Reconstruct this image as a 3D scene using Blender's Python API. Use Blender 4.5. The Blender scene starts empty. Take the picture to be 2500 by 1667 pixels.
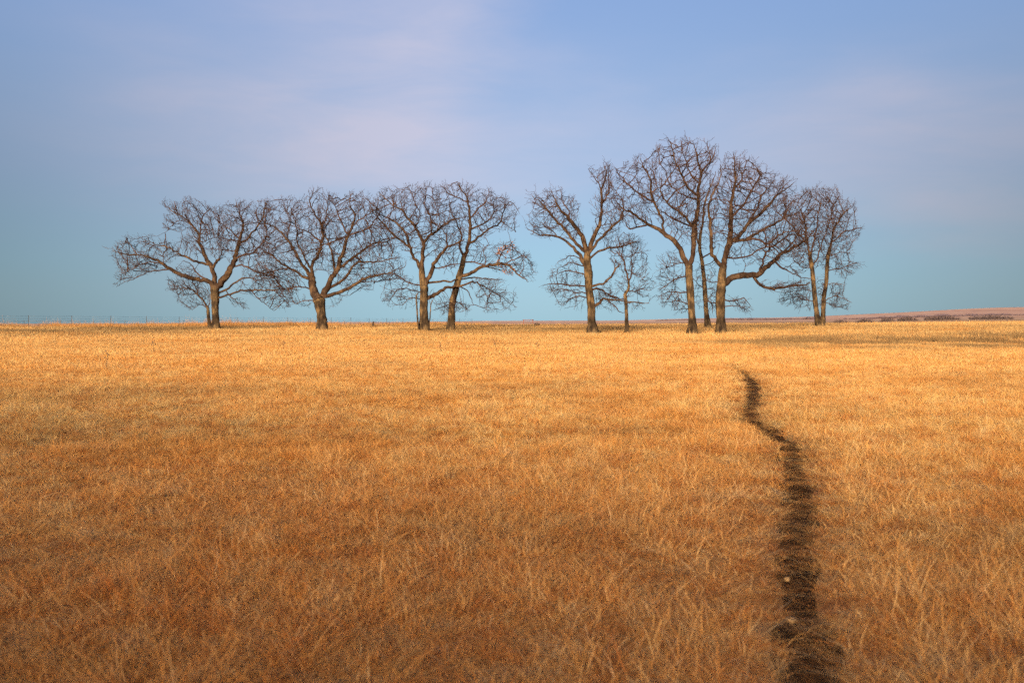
import bpy, math, random
import numpy as np
from mathutils import Vector, kdtree

random.seed(7)
rng = np.random.default_rng(7)
scene = bpy.context.scene
COL = scene.collection
F = 2430.0          # focal length in photo pixels (35 mm lens, 2500 px wide)
HY = 785.0          # eye level row in the photo
EYE = 1.6

# ------------------------------------------------------------------ helpers
def link(o, parent=None):
    COL.objects.link(o)
    if parent is not None:
        o.parent = parent
    return o

def tag(o, label=None, cat=None, group=None, kind=None):
    if label: o['label'] = label
    if cat: o['category'] = cat
    if group: o['group'] = group
    if kind: o['kind'] = kind
    return o

def empty(name, loc):
    o = bpy.data.objects.new(name, None)
    o.empty_display_size = 0.3
    o.location = loc
    return link(o)

def mesh_np(name, V, quads=None, tris=None, smooth=True):
    """fast mesh from numpy arrays"""
    V = np.asarray(V, dtype=np.float32).reshape(-1, 3)
    nq = 0 if quads is None else len(quads)
    nt = 0 if tris is None else len(tris)
    me = bpy.data.meshes.new(name)
    me.vertices.add(len(V)); me.vertices.foreach_set('co', V.ravel())
    li = []
    if nq: li.append(np.asarray(quads, dtype=np.int32).ravel())
    if nt: li.append(np.asarray(tris, dtype=np.int32).ravel())
    li = np.concatenate(li)
    me.loops.add(len(li)); me.loops.foreach_set('vertex_index', li)
    me.polygons.add(nq + nt)
    st = np.concatenate([np.arange(nq) * 4, nq * 4 + np.arange(nt) * 3]).astype(np.int32)
    me.polygons.foreach_set('loop_start', st)
    me.polygons.foreach_set('use_smooth', np.full(nq + nt, smooth))
    me.update(calc_edges=True)
    return me

def obj_np(name, V, quads=None, tris=None, mat=None, parent=None, smooth=True):
    me = mesh_np(name, V, quads, tris, smooth)
    if mat: me.materials.append(mat)
    return link(bpy.data.objects.new(name, me), parent)

# smooth value noise (numpy)
_perm = rng.permutation(512)
def _h(i, j):
    return _perm[(_perm[i & 511] + j) & 511] / 511.0
def vnoise(x, y):
    x = np.asarray(x, float); y = np.asarray(y, float)
    i = np.floor(x).astype(int); j = np.floor(y).astype(int)
    fx = x - i; fy = y - j
    fx = fx * fx * (3 - 2 * fx); fy = fy * fy * (3 - 2 * fy)
    a = _h(i, j); b = _h(i + 1, j); c = _h(i, j + 1); d = _h(i + 1, j + 1)
    return (a + (b - a) * fx) * (1 - fy) + (c + (d - c) * fx) * fy
def fbm(x, y, o=3):
    s = 0; a = 0.5; t = 0
    for k in range(o):
        s = s + a * vnoise(x * 2 ** k + 17.3 * k, y * 2 ** k + 9.1 * k); t += a; a *= 0.5
    return s / t

# ------------------------------------------------------------------ terrain
US = np.array([-1250., -600., 0., 600., 1250.])
DS = np.array([92., 110., 140., 170., 300., 700., 1400., 2500., 6000.])
ET = np.array([
    [-17, -16, -15, -15, -14],
    [-19, -16, -13, -11, -6],
    [-19, -15, -11, -8, -3],
    [-18, -14, -10, -8, -3],
    [-18, -15, -12, -11, -8],
    [-12, -10, -6, -1, 5],
    [-7, -5, -3, 4, 15],
    [-5, -3, -1, 9, 30],
    [-9, -8, -6, -4, 0]], float)
SHADE_BANK = 5.4  # height of the added bank that keeps sun off the near grass
def base_h(x, y):
    x = np.asarray(x, float); y = np.asarray(y, float)
    d = np.hypot(x, y)
    near = np.interp(d, [0, 10, 20, 40, 60, 72, 76, 82, 88, 92], [0, .04, .10, .26, .44, .57, .63, .78, .90, .97])
    u = np.where(y > 1e-3, x / np.maximum(y, 1e-3) * F, np.sign(x) * 1250)
    u = np.clip(u, -1250, 1250)
    back = np.clip((-y / np.maximum(d, 1e-6)) , 0, 1)
    u = u * (1 - back)
    ui = np.interp(u, US, np.arange(5)); u0 = np.clip(np.floor(ui).astype(int), 0, 3); fu = ui - u0
    fu = fu * fu * (3 - 2 * fu)
    ld = np.log(np.clip(d, 92, 6000))
    di = np.interp(ld, np.log(DS), np.arange(len(DS))); d0 = np.clip(np.floor(di).astype(int), 0, len(DS) - 2); fd = di - d0
    fd = fd * fd * (3 - 2 * fd)
    e = (ET[d0, u0] * (1 - fu) + ET[d0, u0 + 1] * fu) * (1 - fd) + (ET[d0 + 1, u0] * (1 - fu) + ET[d0 + 1, u0 + 1] * fu) * fd
    far = EYE + e * d / F
    w = np.clip((d - 84) / 16., 0, 1); w = w * w * (3 - 2 * w)
    z = near * (1 - w) + far * w
    # unseen bank added behind the viewer's hollow to shade the foreground
    ang = np.degrees(np.arccos(np.clip(y / np.maximum(d, 1e-6), -1, 1)))
    sm = lambda v, a, b: (lambda q: q * q * (3 - 2 * q))(np.clip((v - a) / (b - a), 0, 1))
    z = z + SHADE_BANK * sm(ang, 55, 115) * sm(d, 7, 15) * (1 - sm(d, 26, 60)) * (.85 + .3 * fbm(x * .09 + 7, y * .09, 2))
    # gentle undulation + long swells on the hills
    z = z + 0.05 * (fbm(x * .35, y * .35) - .5) * np.clip(d / 4, 0, 1)
    z = z + np.clip((d - 500) / 1500., 0, 1) * 9.0 * (fbm(x / 420. + 3, y / 600. + 8) - .55)
    return z

PATH_PX = [(1700, 878, .03), (1742, 885, .05), (1776, 893, .08), (1799, 902, .15), (1816, 911, .25), (1832, 930, .36), (1841, 955, .40), (1839, 980, .36),
           (1828, 1002, .32), (1832, 1022, .32), (1848, 1038, .34), (1876, 1052, .34), (1905, 1068, .34), (1926, 1088, .30), (1936, 1115, .30),
           (1943, 1150, .30), (1950, 1200, .30), (1954, 1260, .31), (1948, 1361, .28), (1959, 1488, .30), (1984, 1640, .31), (2000, 1760, .33), (2010, 1950, .33), (2015, 2300, .33)]
def px_ground(px, py):
    dx = (px - 1250) / F; dz = -(py - HY) / F
    lo, hi = 0.3, 95.0
    ys = np.linspace(lo, hi, 4000)
    g = (EYE + dz * ys) - base_h(dx * ys, ys)
    k = np.argmax(g < 0)
    yy = ys[k]
    return dx * yy, yy
_p = [px_ground(a, b) + (w,) for a, b, w in PATH_PX]
# catmull-rom resample
def crom(P, n=6):
    P = np.asarray(P, float); out = []
    Q = np.vstack([2 * P[0] - P[1], P, 2 * P[-1] - P[-2]])
    for i in range(1, len(Q) - 2):
        for t in np.arange(n) / n:
            a, b, c, d = Q[i - 1], Q[i], Q[i + 1], Q[i + 2]
            out.append(0.5 * ((2 * b) + (-a + c) * t + (2 * a - 5 * b + 4 * c - d) * t * t + (-a + 3 * b - 3 * c + d) * t ** 3))
    out.append(P[-1]); return np.array(out)
PATH = crom(_p, 6)
def path_dist(x, y):
    """signed clearance to the path edge in metres (negative inside), width at nearest"""
    x = np.asarray(x, float).ravel(); y = np.asarray(y, float).ravel()
    best = np.full(x.shape, 1e9); bw = np.zeros(x.shape)
    sel = np.where((y > -2) & (y < 70) & (x > -5) & (x < 20))[0]
    xs = x[sel]; ysel = y[sel]; b = np.full(xs.shape, 1e9); w = np.zeros(xs.shape)
    for i in range(len(PATH) - 1):
        ax, ay, aw = PATH[i]; bx, by, bww = PATH[i + 1]
        vx, vy = bx - ax, by - ay; L = vx * vx + vy * vy + 1e-12
        t = np.clip(((xs - ax) * vx + (ysel - ay) * vy) / L, 0, 1)
        dd = np.hypot(xs - ax - vx * t, ysel - ay - vy * t)
        m = dd < b
        b = np.where(m, dd, b); w = np.where(m, aw + (bww - aw) * t, w)
    best[sel] = b; bw[sel] = w
    return best, bw
def ground_h(x, y, trench=True):
    x = np.asarray(x, float); y = np.asarray(y, float); sh = x.shape
    z = base_h(x, y)
    d, w = path_dist(x, y)
    d = d.reshape(sh); w = w.reshape(sh)
    if trench:
        t = np.clip(1 - d / np.maximum(w * .62, 1e-3), 0, 1); t = t * t * (3 - 2 * t)
        z = z - t * 0.11 * np.clip(w / .3, 0, 1)
    # small tussocky relief near the camera
    z = z + .05 * (vnoise(x * 3.1, y * 3.1) - .5) * np.clip(d / .4, 0.15, 1) * np.clip((60 - np.hypot(x, y)) / 40, 0, 1)
    return z

# ------------------------------------------------------------------ materials
def new_mat(name):
    m = bpy.data.materials.new(name); m.use_nodes = True
    nt = m.node_tree; nt.nodes.clear()
    return m, nt, nt.nodes, nt.links
def ramp(N, stops):
    r = N.new('ShaderNodeValToRGB'); e = r.color_ramp.elements
    while len(e) < len(stops): e.new(0.5)
    for k, (p, c) in enumerate(stops):
        e[k].position = p; e[k].color = (c[0], c[1], c[2], 1)
    return r
def noise(N, L, vec, scale, detail=4, rough=.6, dist=0.0):
    n = N.new('ShaderNodeTexNoise'); n.inputs['Scale'].default_value = scale
    n.inputs['Detail'].default_value = detail; n.inputs['Roughness'].default_value = rough
    n.inputs['Distortion'].default_value = dist
    if vec is not None: L.new(vec, n.inputs['Vector'])
    return n
def math_n(N, L, op, a, b=None, c=None):
    m = N.new('ShaderNodeMath'); m.operation = op
    for k, v in enumerate((a, b, c)):
        if v is None: continue
        if isinstance(v, (int, float)): m.inputs[k].default_value = v
        else: L.new(v, m.inputs[k])
    return m.outputs[0]
def mixc(N, L, f, a, b, mode='MIX'):
    m = N.new('ShaderNodeMix'); m.data_type = 'RGBA'; m.blend_type = mode
    if isinstance(f, (int, float)): m.inputs[0].default_value = f
    else: L.new(f, m.inputs[0])
    for k, v in ((6, a), (7, b)):
        if isinstance(v, tuple): m.inputs[k].default_value = (v[0], v[1], v[2], 1)
        else: L.new(v, m.inputs[k])
    return m.outputs[2]

STRAW = (.86, .60, .23); GOLD = (.74, .36, .075); RUSSET = (.60, .185, .042); TAN = (.76, .46, .18); MAUVE = (.54, .25, .11); OLIVE = (.26, .20, .07)

def grass_field_color(N, L, pos):
    """large patches of straw, gold, russet and tan that belong to the sward itself"""
    n1 = noise(N, L, pos, 0.16, 4, .6)
    n2 = noise(N, L, pos, 0.9, 4, .6)
    r1 = ramp(N, [(.33, RUSSET), (.41, GOLD), (.49, TAN), (.57, STRAW)]); L.new(n1.outputs[0], r1.inputs[0])
    r2 = ramp(N, [(.36, RUSSET), (.43, MAUVE), (.49, GOLD), (.58, STRAW)]); L.new(n2.outputs[0], r2.inputs[0])
    c = mixc(N, L, .5, r1.outputs[0], r2.outputs[0])
    n4 = noise(N, L, pos, 3.6, 5, .65)
    r4 = ramp(N, [(.38, (.40, .085, .02)), (.46, (.66, .24, .05)), (.50, GOLD), (.55, (.90, .66, .28)), (.66, (.66, .46, .28))]); L.new(n4.outputs[0], r4.inputs[0])
    c = mixc(N, L, .60, c, r4.outputs[0])
    # beyond the hollow the sward turns to paler, drabber tan grass
    sy = N.new('ShaderNodeSeparateXYZ'); L.new(pos, sy.inputs[0])
    n5 = noise(N, L, pos, .07, 4, .6)
    m5 = N.new('ShaderNodeMapRange'); m5.inputs[1].default_value = 38; m5.inputs[2].default_value = 78; m5.inputs[3].default_value = 0; m5.inputs[4].default_value = .62
    L.new(math_n(N, L, 'MULTIPLY_ADD', n5.outputs[0], 50.0, math_n(N, L, 'SUBTRACT', sy.outputs[1], 25.0)), m5.inputs[0])
    c = mixc(N, L, m5.outputs[0], c, (.50, .36, .17))
    # a stand of redder bluestem fills the hollow
    vd = N.new('ShaderNodeVectorMath'); vd.operation = 'DISTANCE'; L.new(pos, vd.inputs[0]); vd.inputs[1].default_value = (-1, 2, 0)
    n3 = noise(N, L, pos, .5, 3, .5)
    mr = N.new('ShaderNodeMapRange'); mr.inputs[1].default_value = 13; mr.inputs[2].default_value = 5; mr.inputs[3].default_value = 0; mr.inputs[4].default_value = .55
    L.new(math_n(N, L, 'MULTIPLY_ADD', n3.outputs[0], 12.0, math_n(N, L, 'SUBTRACT', vd.outputs['Value'], 6.0)), mr.inputs[0])
    return mixc(N, L, mr.outputs[0], c, (.60, .19, .045))

def mat_grass():
    m, nt, N, L = new_mat('dry_grass')
    out = N.new('ShaderNodeOutputMaterial'); geo = N.new('ShaderNodeNewGeometry')
    fieldc = grass_field_color(N, L, geo.outputs['Position'])
    at = N.new('ShaderNodeAttribute'); at.attribute_name = 'tone'          # per blade random
    r = ramp(N, [(0, (.12, .045, .016)), (.18, (.42, .12, .03)), (.34, (.68, .27, .05)), (.5, (.62, .36, .14)), (.66, GOLD), (.82, (.84, .58, .24)), (1, (.90, .74, .42))])
    L.new(at.outputs['Fac'], r.inputs[0])
    c = mixc(N, L, .42, fieldc, r.outputs[0])
    ti = N.new('ShaderNodeAttribute'); ti.attribute_name = 'tint'; ti.attribute_type = 'INSTANCER'
    c = mixc(N, L, ti.outputs['Fac'], c, (.62, .26, .06))                   # orange bunches
    tg = N.new('ShaderNodeAttribute'); tg.attribute_name = 'drab'; tg.attribute_type = 'INSTANCER'
    c = mixc(N, L, tg.outputs['Fac'], c, (.19, .125, .065))
    d = N.new('ShaderNodeBsdfDiffuse'); L.new(c, d.inputs[0])
    t = N.new('ShaderNodeBsdfTranslucent'); L.new(c, t.inputs[0])
    mx = N.new('ShaderNodeMixShader'); mx.inputs[0].default_value = .28
    L.new(d.outputs[0], mx.inputs[1]); L.new(t.outputs[0], mx.inputs[2])
    L.new(mx.outputs[0], out.inputs[0])
    return m

def mat_ground():
    m, nt, N, L = new_mat('prairie_ground')
    out = N.new('ShaderNodeOutputMaterial'); geo = N.new('ShaderNodeNewGeometry'); pos = geo.outputs['Position']
    b = N.new('ShaderNodeBsdfPrincipled'); b.inputs['Roughness'].default_value = 1; b.inputs['Specular IOR Level'].default_value = .05
    n = noise(N, L, pos, 14, 6, .7)
    thatch = ramp(N, [(.3, (.05, .028, .015)), (.5, (.17, .085, .035)), (.7, (.36, .20, .08))]); L.new(n.outputs[0], thatch.inputs[0])
    fieldc = grass_field_color(N, L, pos)
    # far prairie: broad russet, tan and mauve sweeps with darker draws
    mp = N.new('ShaderNodeMapping'); mp.inputs['Scale'].default_value = (1, .35, 1); L.new(pos, mp.inputs[0])
    f1 = noise(N, L, mp.outputs[0], .006, 6, .6)
    f2 = noise(N, L, mp.outputs[0], .05, 6, .7)
    fm = math_n(N, L, 'MULTIPLY_ADD', f2.outputs[0], .45, math_n(N, L, 'MULTIPLY', f1.outputs[0], .55))
    far = ramp(N, [(.36, (.36, .20, .15)), (.47, (.54, .31, .21)), (.56, (.62, .40, .28)), (.66, (.68, .49, .33))]); L.new(fm, far.inputs[0])
    ln = N.new('ShaderNodeVectorMath'); ln.operation = 'LENGTH'; L.new(pos, ln.inputs[0])
    f = N.new('ShaderNodeMapRange'); f.inputs[1].default_value = 130; f.inputs[2].default_value = 1300; L.new(ln.outputs['Value'], f.inputs[0])
    near = mixc(N, L, .35, thatch.outputs[0], fieldc)
    L.new(mixc(N, L, f.outputs[0], near, far.outputs[0]), b.inputs['Base Color'])
    bp = N.new('ShaderNodeBump'); bp.inputs['Strength'].default_value = .8; bp.inputs['Distance'].default_value = .05
    L.new(n.outputs[0], bp.inputs['Height']); L.new(bp.outputs[0], b.inputs['Normal'])
    L.new(b.outputs[0], out.inputs[0])
    return m

def mat_path():
    m, nt, N, L = new_mat('trodden_soil')
    out = N.new('ShaderNodeOutputMaterial'); geo = N.new('ShaderNodeNewGeometry'); pos = geo.outputs['Position']
    b = N.new('ShaderNodeBsdfPrincipled'); b.inputs['Roughness'].default_value = 1; b.inputs['Specular IOR Level'].default_value = .05
    n = noise(N, L, pos, 5, 8, .7); n2 = noise(N, L, pos, 45, 5, .75)
    s = math_n(N, L, 'MULTIPLY_ADD', n2.outputs[0], .5, math_n(N, L, 'MULTIPLY', n.outputs[0], .5))
    r = ramp(N, [(.38, (.020, .009, .004)), (.48, (.052, .023, .008)), (.59, (.12, .054, .019)), (.72, (.28, .14, .055))]); L.new(s, r.inputs[0])
    L.new(r.outputs[0], b.inputs['Base Color'])
    bp = N.new('ShaderNodeBump'); bp.inputs['Strength'].default_value = 1; bp.inputs['Distance'].default_value = .03
    L.new(s, bp.inputs['Height']); L.new(bp.outputs[0], b.inputs['Normal'])
    L.new(b.outputs[0], out.inputs[0])
    return m

def mat_bark(name, cs, scale=9, bump=.03):
    m, nt, N, L = new_mat(name)
    out = N.new('ShaderNodeOutputMaterial'); tc = N.new('ShaderNodeTexCoord')
    b = N.new('ShaderNodeBsdfPrincipled'); b.inputs['Roughness'].default_value = .95; b.inputs['Specular IOR Level'].default_value = .1
    mp = N.new('ShaderNodeMapping'); mp.inputs['Scale'].default_value = (1, 1, .28); L.new(tc.outputs['Object'], mp.inputs[0])
    n = noise(N, L, mp.outputs[0], scale, 6, .7, .4)
    n2 = noise(N, L, tc.outputs['Object'], 1.3, 3, .5)
    s = math_n(N, L, 'MULTIPLY_ADD', n2.outputs[0], .45, math_n(N, L, 'MULTIPLY', n.outputs[0], .55))
    r = ramp(N, [(.40, cs[0]), (.5, cs[1]), (.59, cs[2])]); L.new(s, r.inputs[0])
    L.new(r.outputs[0], b.inputs['Base Color'])
    bp = N.new('ShaderNodeBump'); bp.inputs['Strength'].default_value = 1; bp.inputs['Distance'].default_value = bump
    L.new(n.outputs[0], bp.inputs['Height']); L.new(bp.outputs[0], b.inputs['Normal'])
    L.new(b.outputs[0], out.inputs[0])
    return m

def mat_plain(name, c1, c2, scale=6, rough=.9, metal=0.0):
    m, nt, N, L = new_mat(name)
    out = N.new('ShaderNodeOutputMaterial'); tc = N.new('ShaderNodeTexCoord')
    b = N.new('ShaderNodeBsdfPrincipled'); b.inputs['Roughness'].default_value = rough; b.inputs['Metallic'].default_value = metal
    n = noise(N, L, tc.outputs['Object'], scale, 5, .6)
    r = ramp(N, [(.35, c1), (.65, c2)]); L.new(n.outputs[0], r.inputs[0]); L.new(r.outputs[0], b.inputs['Base Color'])
    bp = N.new('ShaderNodeBump'); bp.inputs['Strength'].default_value = .5; bp.inputs['Distance'].default_value = .01
    L.new(n.outputs[0], bp.inputs['Height']); L.new(bp.outputs[0], b.inputs['Normal'])
    L.new(b.outputs[0], out.inputs[0])
    return m

M_GRASS = mat_grass(); M_GROUND = mat_ground(); M_PATH = mat_path()
M_TRUNK = mat_bark('oak_bark', ((.020, .013, .009), (.060, .040, .024), (.165, .105, .052)), 5, .08)
M_LIMB = mat_bark('oak_limb_bark', ((.024, .013, .009), (.052, .031, .021), (.115, .070, .040)), 6, .05)
M_TWIG = mat_bark('oak_twig_bark', ((.028, .016, .013), (.058, .032, .025), (.10, .056, .040)), 14, .005)
M_LEAF = mat_plain('withered_leaf', (.22, .08, .03), (.42, .17, .05), 8)
M_POST = mat_plain('weathered_steel', (.05, .05, .055), (.11, .09, .08), 20, .7, .3)
M_WIRE = mat_plain('galvanised_wire', (.16, .17, .19), (.22, .22, .24), 20, .6, .3)
M_RUST = mat_plain('rusty_pipe', (.16, .055, .04), (.26, .10, .07), 20, .8, .2)
M_SHRUB = mat_plain('bare_shrub_twigs', (.10, .06, .055), (.19, .12, .10), 4)
M_THICK = mat_plain('thicket_twigs', (.06, .04, .042), (.12, .08, .075), 1)
M_ORANGE = mat_plain('rust_orange_stems', (.42, .15, .04), (.62, .27, .06), 6)
M_STONE = mat_plain('pale_sandstone', (.26, .14, .055), (.50, .31, .14), 14)
M_STUMP = mat_plain('rotten_wood', (.06, .035, .02), (.14, .08, .045), 10)
M_WEED = mat_plain('dark_weed', (.05, .03, .025), (.12, .07, .05), 10)

# ------------------------------------------------------------------ ground sheet
def build_ground():
    fine = np.radians(np.arange(-33, 33.01, .2))
    coarse = np.radians(np.concatenate([np.arange(36, 324.1, 6)]))
    ang = np.concatenate([fine, coarse])
    rad = [1.2]
    while rad[-1] < 9: rad.append(rad[-1] * 1.012 if rad[-1] > 3 else rad[-1] * 1.08)
    while rad[-1] < 120: rad.append(rad[-1] * 1.012)
    while rad[-1] < 6000: rad.append(rad[-1] * 1.03)
    rad = np.array(rad)
    A, R = np.meshgrid(ang, rad)
    X = R * np.sin(A); Y = R * np.cos(A)
    Z = ground_h(X, Y)
    V = np.stack([X, Y, Z], -1).reshape(-1, 3)
    na, nr = len(ang), len(rad)
    i = np.arange(nr - 1)[:, None]; j = np.arange(na)[None, :]; j2 = (j + 1) % na
    q = np.stack([i * na + j, i * na + j2, (i + 1) * na + j2, (i + 1) * na + j], -1).reshape(-1, 4)[:, ::-1]
    V = np.vstack([V, [[0, 0, float(ground_h(np.array([0.]), np.array([0.]))[0])]]])
    c = len(V) - 1; jj = np.arange(na)
    t = np.stack([np.full(na, c), jj, (jj + 1) % na], -1)[:, ::-1]
    o = obj_np('ground', V, q, t, M_GROUND)
    tag(o, kind='structure', label='rolling prairie ground reaching to the far hills')
    return o
build_ground()

def build_path():
    P = crom(PATH, 4)
    T = np.gradient(P[:, :2], axis=0); T /= np.linalg.norm(T, axis=1)[:, None]
    Nn = np.stack([-T[:, 1], T[:, 0]], -1)
    s = np.linspace(-1, 1, 13)
    w = P[:, 2] * .50
    wob = 1 + .7 * (vnoise(np.cumsum(np.r_[0, np.hypot(*np.diff(P[:, :2], axis=0).T)]) * 2.2, 0 * P[:, 0]) - .5)
    X = P[:, 0, None] + Nn[:, 0, None] * (w * wob)[:, None] * s; Y = P[:, 1, None] + Nn[:, 1, None] * (w * wob)[:, None] * s
    Z = ground_h(X, Y) + .012 + .02 * (vnoise(X * 9, Y * 9) - .5) * (1 - s ** 2)
    Z = Z - .02 * (np.abs(s) > .99)
    V = np.stack([X, Y, Z], -1).reshape(-1, 3); n, k = X.shape
    i = np.arange(n - 1)[:, None]; j = np.arange(k - 1)[None]
    q = np.stack([i * k + j, i * k + j + 1, (i + 1) * k + j + 1, (i + 1) * k + j], -1).reshape(-1, 4)
    o = obj_np('path', V, q, None, M_PATH)
    tag(o, kind='structure', label='narrow dark trodden path winding through the dry grass')
build_path()

# ------------------------------------------------------------------ grass
def blades(n, radius, h0, h1, w, lean=(-.35, 0), lean_sd=.3, curl=.35, seed=0, heads=0.0, tonebias=0.0):
    r = np.random.default_rng(seed)
    a = r.uniform(0, 2 * math.pi, n); rr = radius * np.sqrt(r.uniform(0, 1, n))
    root = np.stack([rr * np.cos(a), rr * np.sin(a), np.full(n, -.03)], -1)
    h = r.uniform(h0, h1, n) * (1 + .25 * r.standard_normal(n)).clip(.4, 1.6)
    ln = np.stack([lean[0] + lean_sd * r.standard_normal(n), lean[1] + lean_sd * r.standard_normal(n)], -1)
    cu = np.stack([lean[0] * .7 + curl * r.standard_normal(n), curl * r.standard_normal(n)], -1)
    th = r.uniform(0, math.pi, n); side = np.stack([np.cos(th), np.sin(th), np.zeros(n)], -1)
    ts = np.array([0, .35, .7, 1.0])
    V = []
    for k, t in enumerate(ts):
        c = root.copy()
        c[:, 0] += h * (ln[:, 0] * t + cu[:, 0] * t * t); c[:, 1] += h * (ln[:, 1] * t + cu[:, 1] * t * t)
        L2 = np.hypot(ln[:, 0] + cu[:, 0], ln[:, 1] + cu[:, 1])
        c[:, 2] += h * (t - .33 * t * t * np.minimum(L2, 1.6))
        ww = (w * (1 - .25 * t) * r.uniform(.6, 1.4, n) * .5)[:, None]
        if k < 3: V += [c - side * ww, c + side * ww]
        else: V += [c]
    V = np.stack(V, 1)                     # n,7,3
    base = (np.arange(n) * 7)[:, None]
    q = np.concatenate([base + np.array([[0, 1, 3, 2]]), base + np.array([[2, 3, 5, 4]])])
    t = base + np.array([[4, 5, 6]])
    tone = np.clip(r.beta(1.15, 1.15, n) + tonebias, 0, 1)
    tone = np.repeat(tone, 7)
    return V.reshape(-1, 3), q, t, tone

def patch_obj(name, parts):
    Vs, Qs, Ts, To = [], [], [], []; off = 0
    for V, q, t, tone in parts:
        Vs.append(V); Qs.append(q + off); Ts.append(t + off); To.append(tone); off += len(V)
    me = mesh_np(name, np.vstack(Vs), np.vstack(Qs), np.vstack(Ts), smooth=True)
    at = me.attributes.new('tone', 'FLOAT', 'POINT'); at.data.foreach_set('value', np.concatenate(To).astype(np.float32))
    me.materials.append(M_GRASS)
    o = bpy.data.objects.new(name, me)
    GC.objects.link(o)
    return o
GC = bpy.data.collections.new('grass_patch_sources')
NEAR, MID, FARP, TALL, SHORT, EDGE, BUNCH, STALK = [], [], [], [], [], [], [], []
cnt = 0
def addp(lst, parts):
    global cnt
    patch_obj('grass_patch_%02d' % cnt, parts); lst.append(cnt); cnt += 1
for k in range(7):      # matted, curly sward near the camera
    addp(NEAR, [blades(1050, .36, .07, .15, .0027, (-.10, .02), .62, .8, seed=k, tonebias=-.02),
                blades(60, .34, .12, .20, .0022, (-.1, 0), .35, .6, seed=50 + k, tonebias=.15)])
for k in range(6):
    addp(MID, [blades(820, .60, .07, .15, .0070, (-.10, 0), .5, .6, seed=100 + k),
               blades(70, .58, .13, .24, .0055, (-.15, 0), .3, .4, seed=150 + k, tonebias=.15)])
for k in range(5):
    addp(FARP, [blades(620, 1.0, .10, .22, .015, (-.15, 0), .55, .5, seed=200 + k),
                blades(110, .95, .22, .36, .014, (-.1, 0), .22, .25, seed=250 + k, tonebias=.1)])
for k in range(5):      # upright bunches
    addp(TALL, [blades(9, .05, .22, .42, .0034, (-.12, 0), .22, .32, seed=300 + k, tonebias=.15),
                blades(26, .14, .10, .22, .0030, (-.1, 0), .5, .5, seed=350 + k)])
for k in range(5):      # dead dark forb stems
    V_, q_, t_, o_ = blades(4, .05, .26, .42, .006, (-.1, 0), .2, .25, seed=700 + k); addp(STALK, [(V_, q_, t_, o_ * 0)])
for k in range(8):      # flattened, swirled bunches
    addp(BUNCH, [blades(75, .11, .13, .29, .0033, (.45, .0), .28, .45, seed=600 + k, tonebias=(.25, -.15, .05, -.25)[k % 4])])
for k in range(4):      # small patches used along the path
    addp(EDGE, [blades(130, .12, .06, .14, .0030, (-.1, .02), .7, .9, seed=500 + k), blades(12, .1, .15, .26, .0036, (-.2, 0), .35, .45, seed=550 + k, tonebias=.1)])
for k in range(3):      # worn litter
    addp(SHORT, [blades(60, .18, .03, .08, .0040, (-.3, 0), 1.0, .9, seed=400 + k, tonebias=-.25)])

pts = []    # x,y,z,rot,sx,sz,idx,tint,drab
def scatter(n, dmin, dmax, lst, s0, s1, hfun=None, half=.56, avoid=True, bias=1.0):
    d = np.sqrt(rng.uniform(dmin ** 2, dmax ** 2, n)); u = rng.uniform(-half, half, n)
    y = d / np.sqrt(1 + u * u); x = u * y
    put(x, y, lst, s0, s1, hfun, avoid)
def put(x, y, lst, s0, s1, hfun=None, avoid=True, tint=None, drab=None, rotj=.7, margin=0.0):
    n = len(x)
    pd, pw = path_dist(x, y)
    keep = np.ones(n, bool)
    if avoid:
        keep = pd > np.where(pw > .07, .95 + margin, 0)
        if avoid == 'edge': keep = (pd > pw * (.28 + .38 * fbm(x * 3.5, y * 3.5, 2)) + .025) & (pd < 1.25) & (pw > .07)
    idx = rng.choice(lst, n); rot = rng.normal(0, rotj, n) if lst[0] in TALL + FARP else rng.uniform(0, 6.283, n)
    s = rng.uniform(s0, s1, n)
    clump = fbm(x * .9 + 5, y * .9 + 2, 3)
    big = fbm(x * .12 + 40, y * .12 + 11, 2)
    hz = s * (0.30 + .72 * clump + .35 * (big - .4))
    hz = hz * (.55 + .9 * vnoise(x * 2.7 + 31, y * 2.7))
    if hfun is not None: hz = hz * hfun(x, y)
    edge = np.clip((pd - pw * .5 + .25) / .6, .5, 1); hz = hz * np.where(pw > .07, edge, 1)
    z = ground_h(x, y)
    t = np.clip((fbm(x * .5 + 90, y * .5 + 70, 3) - .56) * 3, 0, .45) if tint is None else np.full(n, tint)
    dr = np.clip((fbm(x * .22 + 19, y * .3 + 33, 3) - .60) * 2, 0, .18) if drab is None else np.full(n, drab)
    if drab is None:
        dd = np.hypot(x, y); uu = x / np.maximum(y, .1)
        dr = dr + 1.5 * np.exp(-((dd - 97) / 17) ** 2) * np.clip((fbm(x * .07, y * .12 + 50, 3) - .36) * 5, 0, 1) * np.clip(1 - (uu + .05) * 3, .25, 1) + .9 * np.clip((band(x, y) - 1.2) * 2, 0, 1); dr = np.clip(dr, 0, .8)
    A = np.stack([x, y, z, rot, s, hz, idx, t, dr], -1)[keep]
    pts.append(A)

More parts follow.
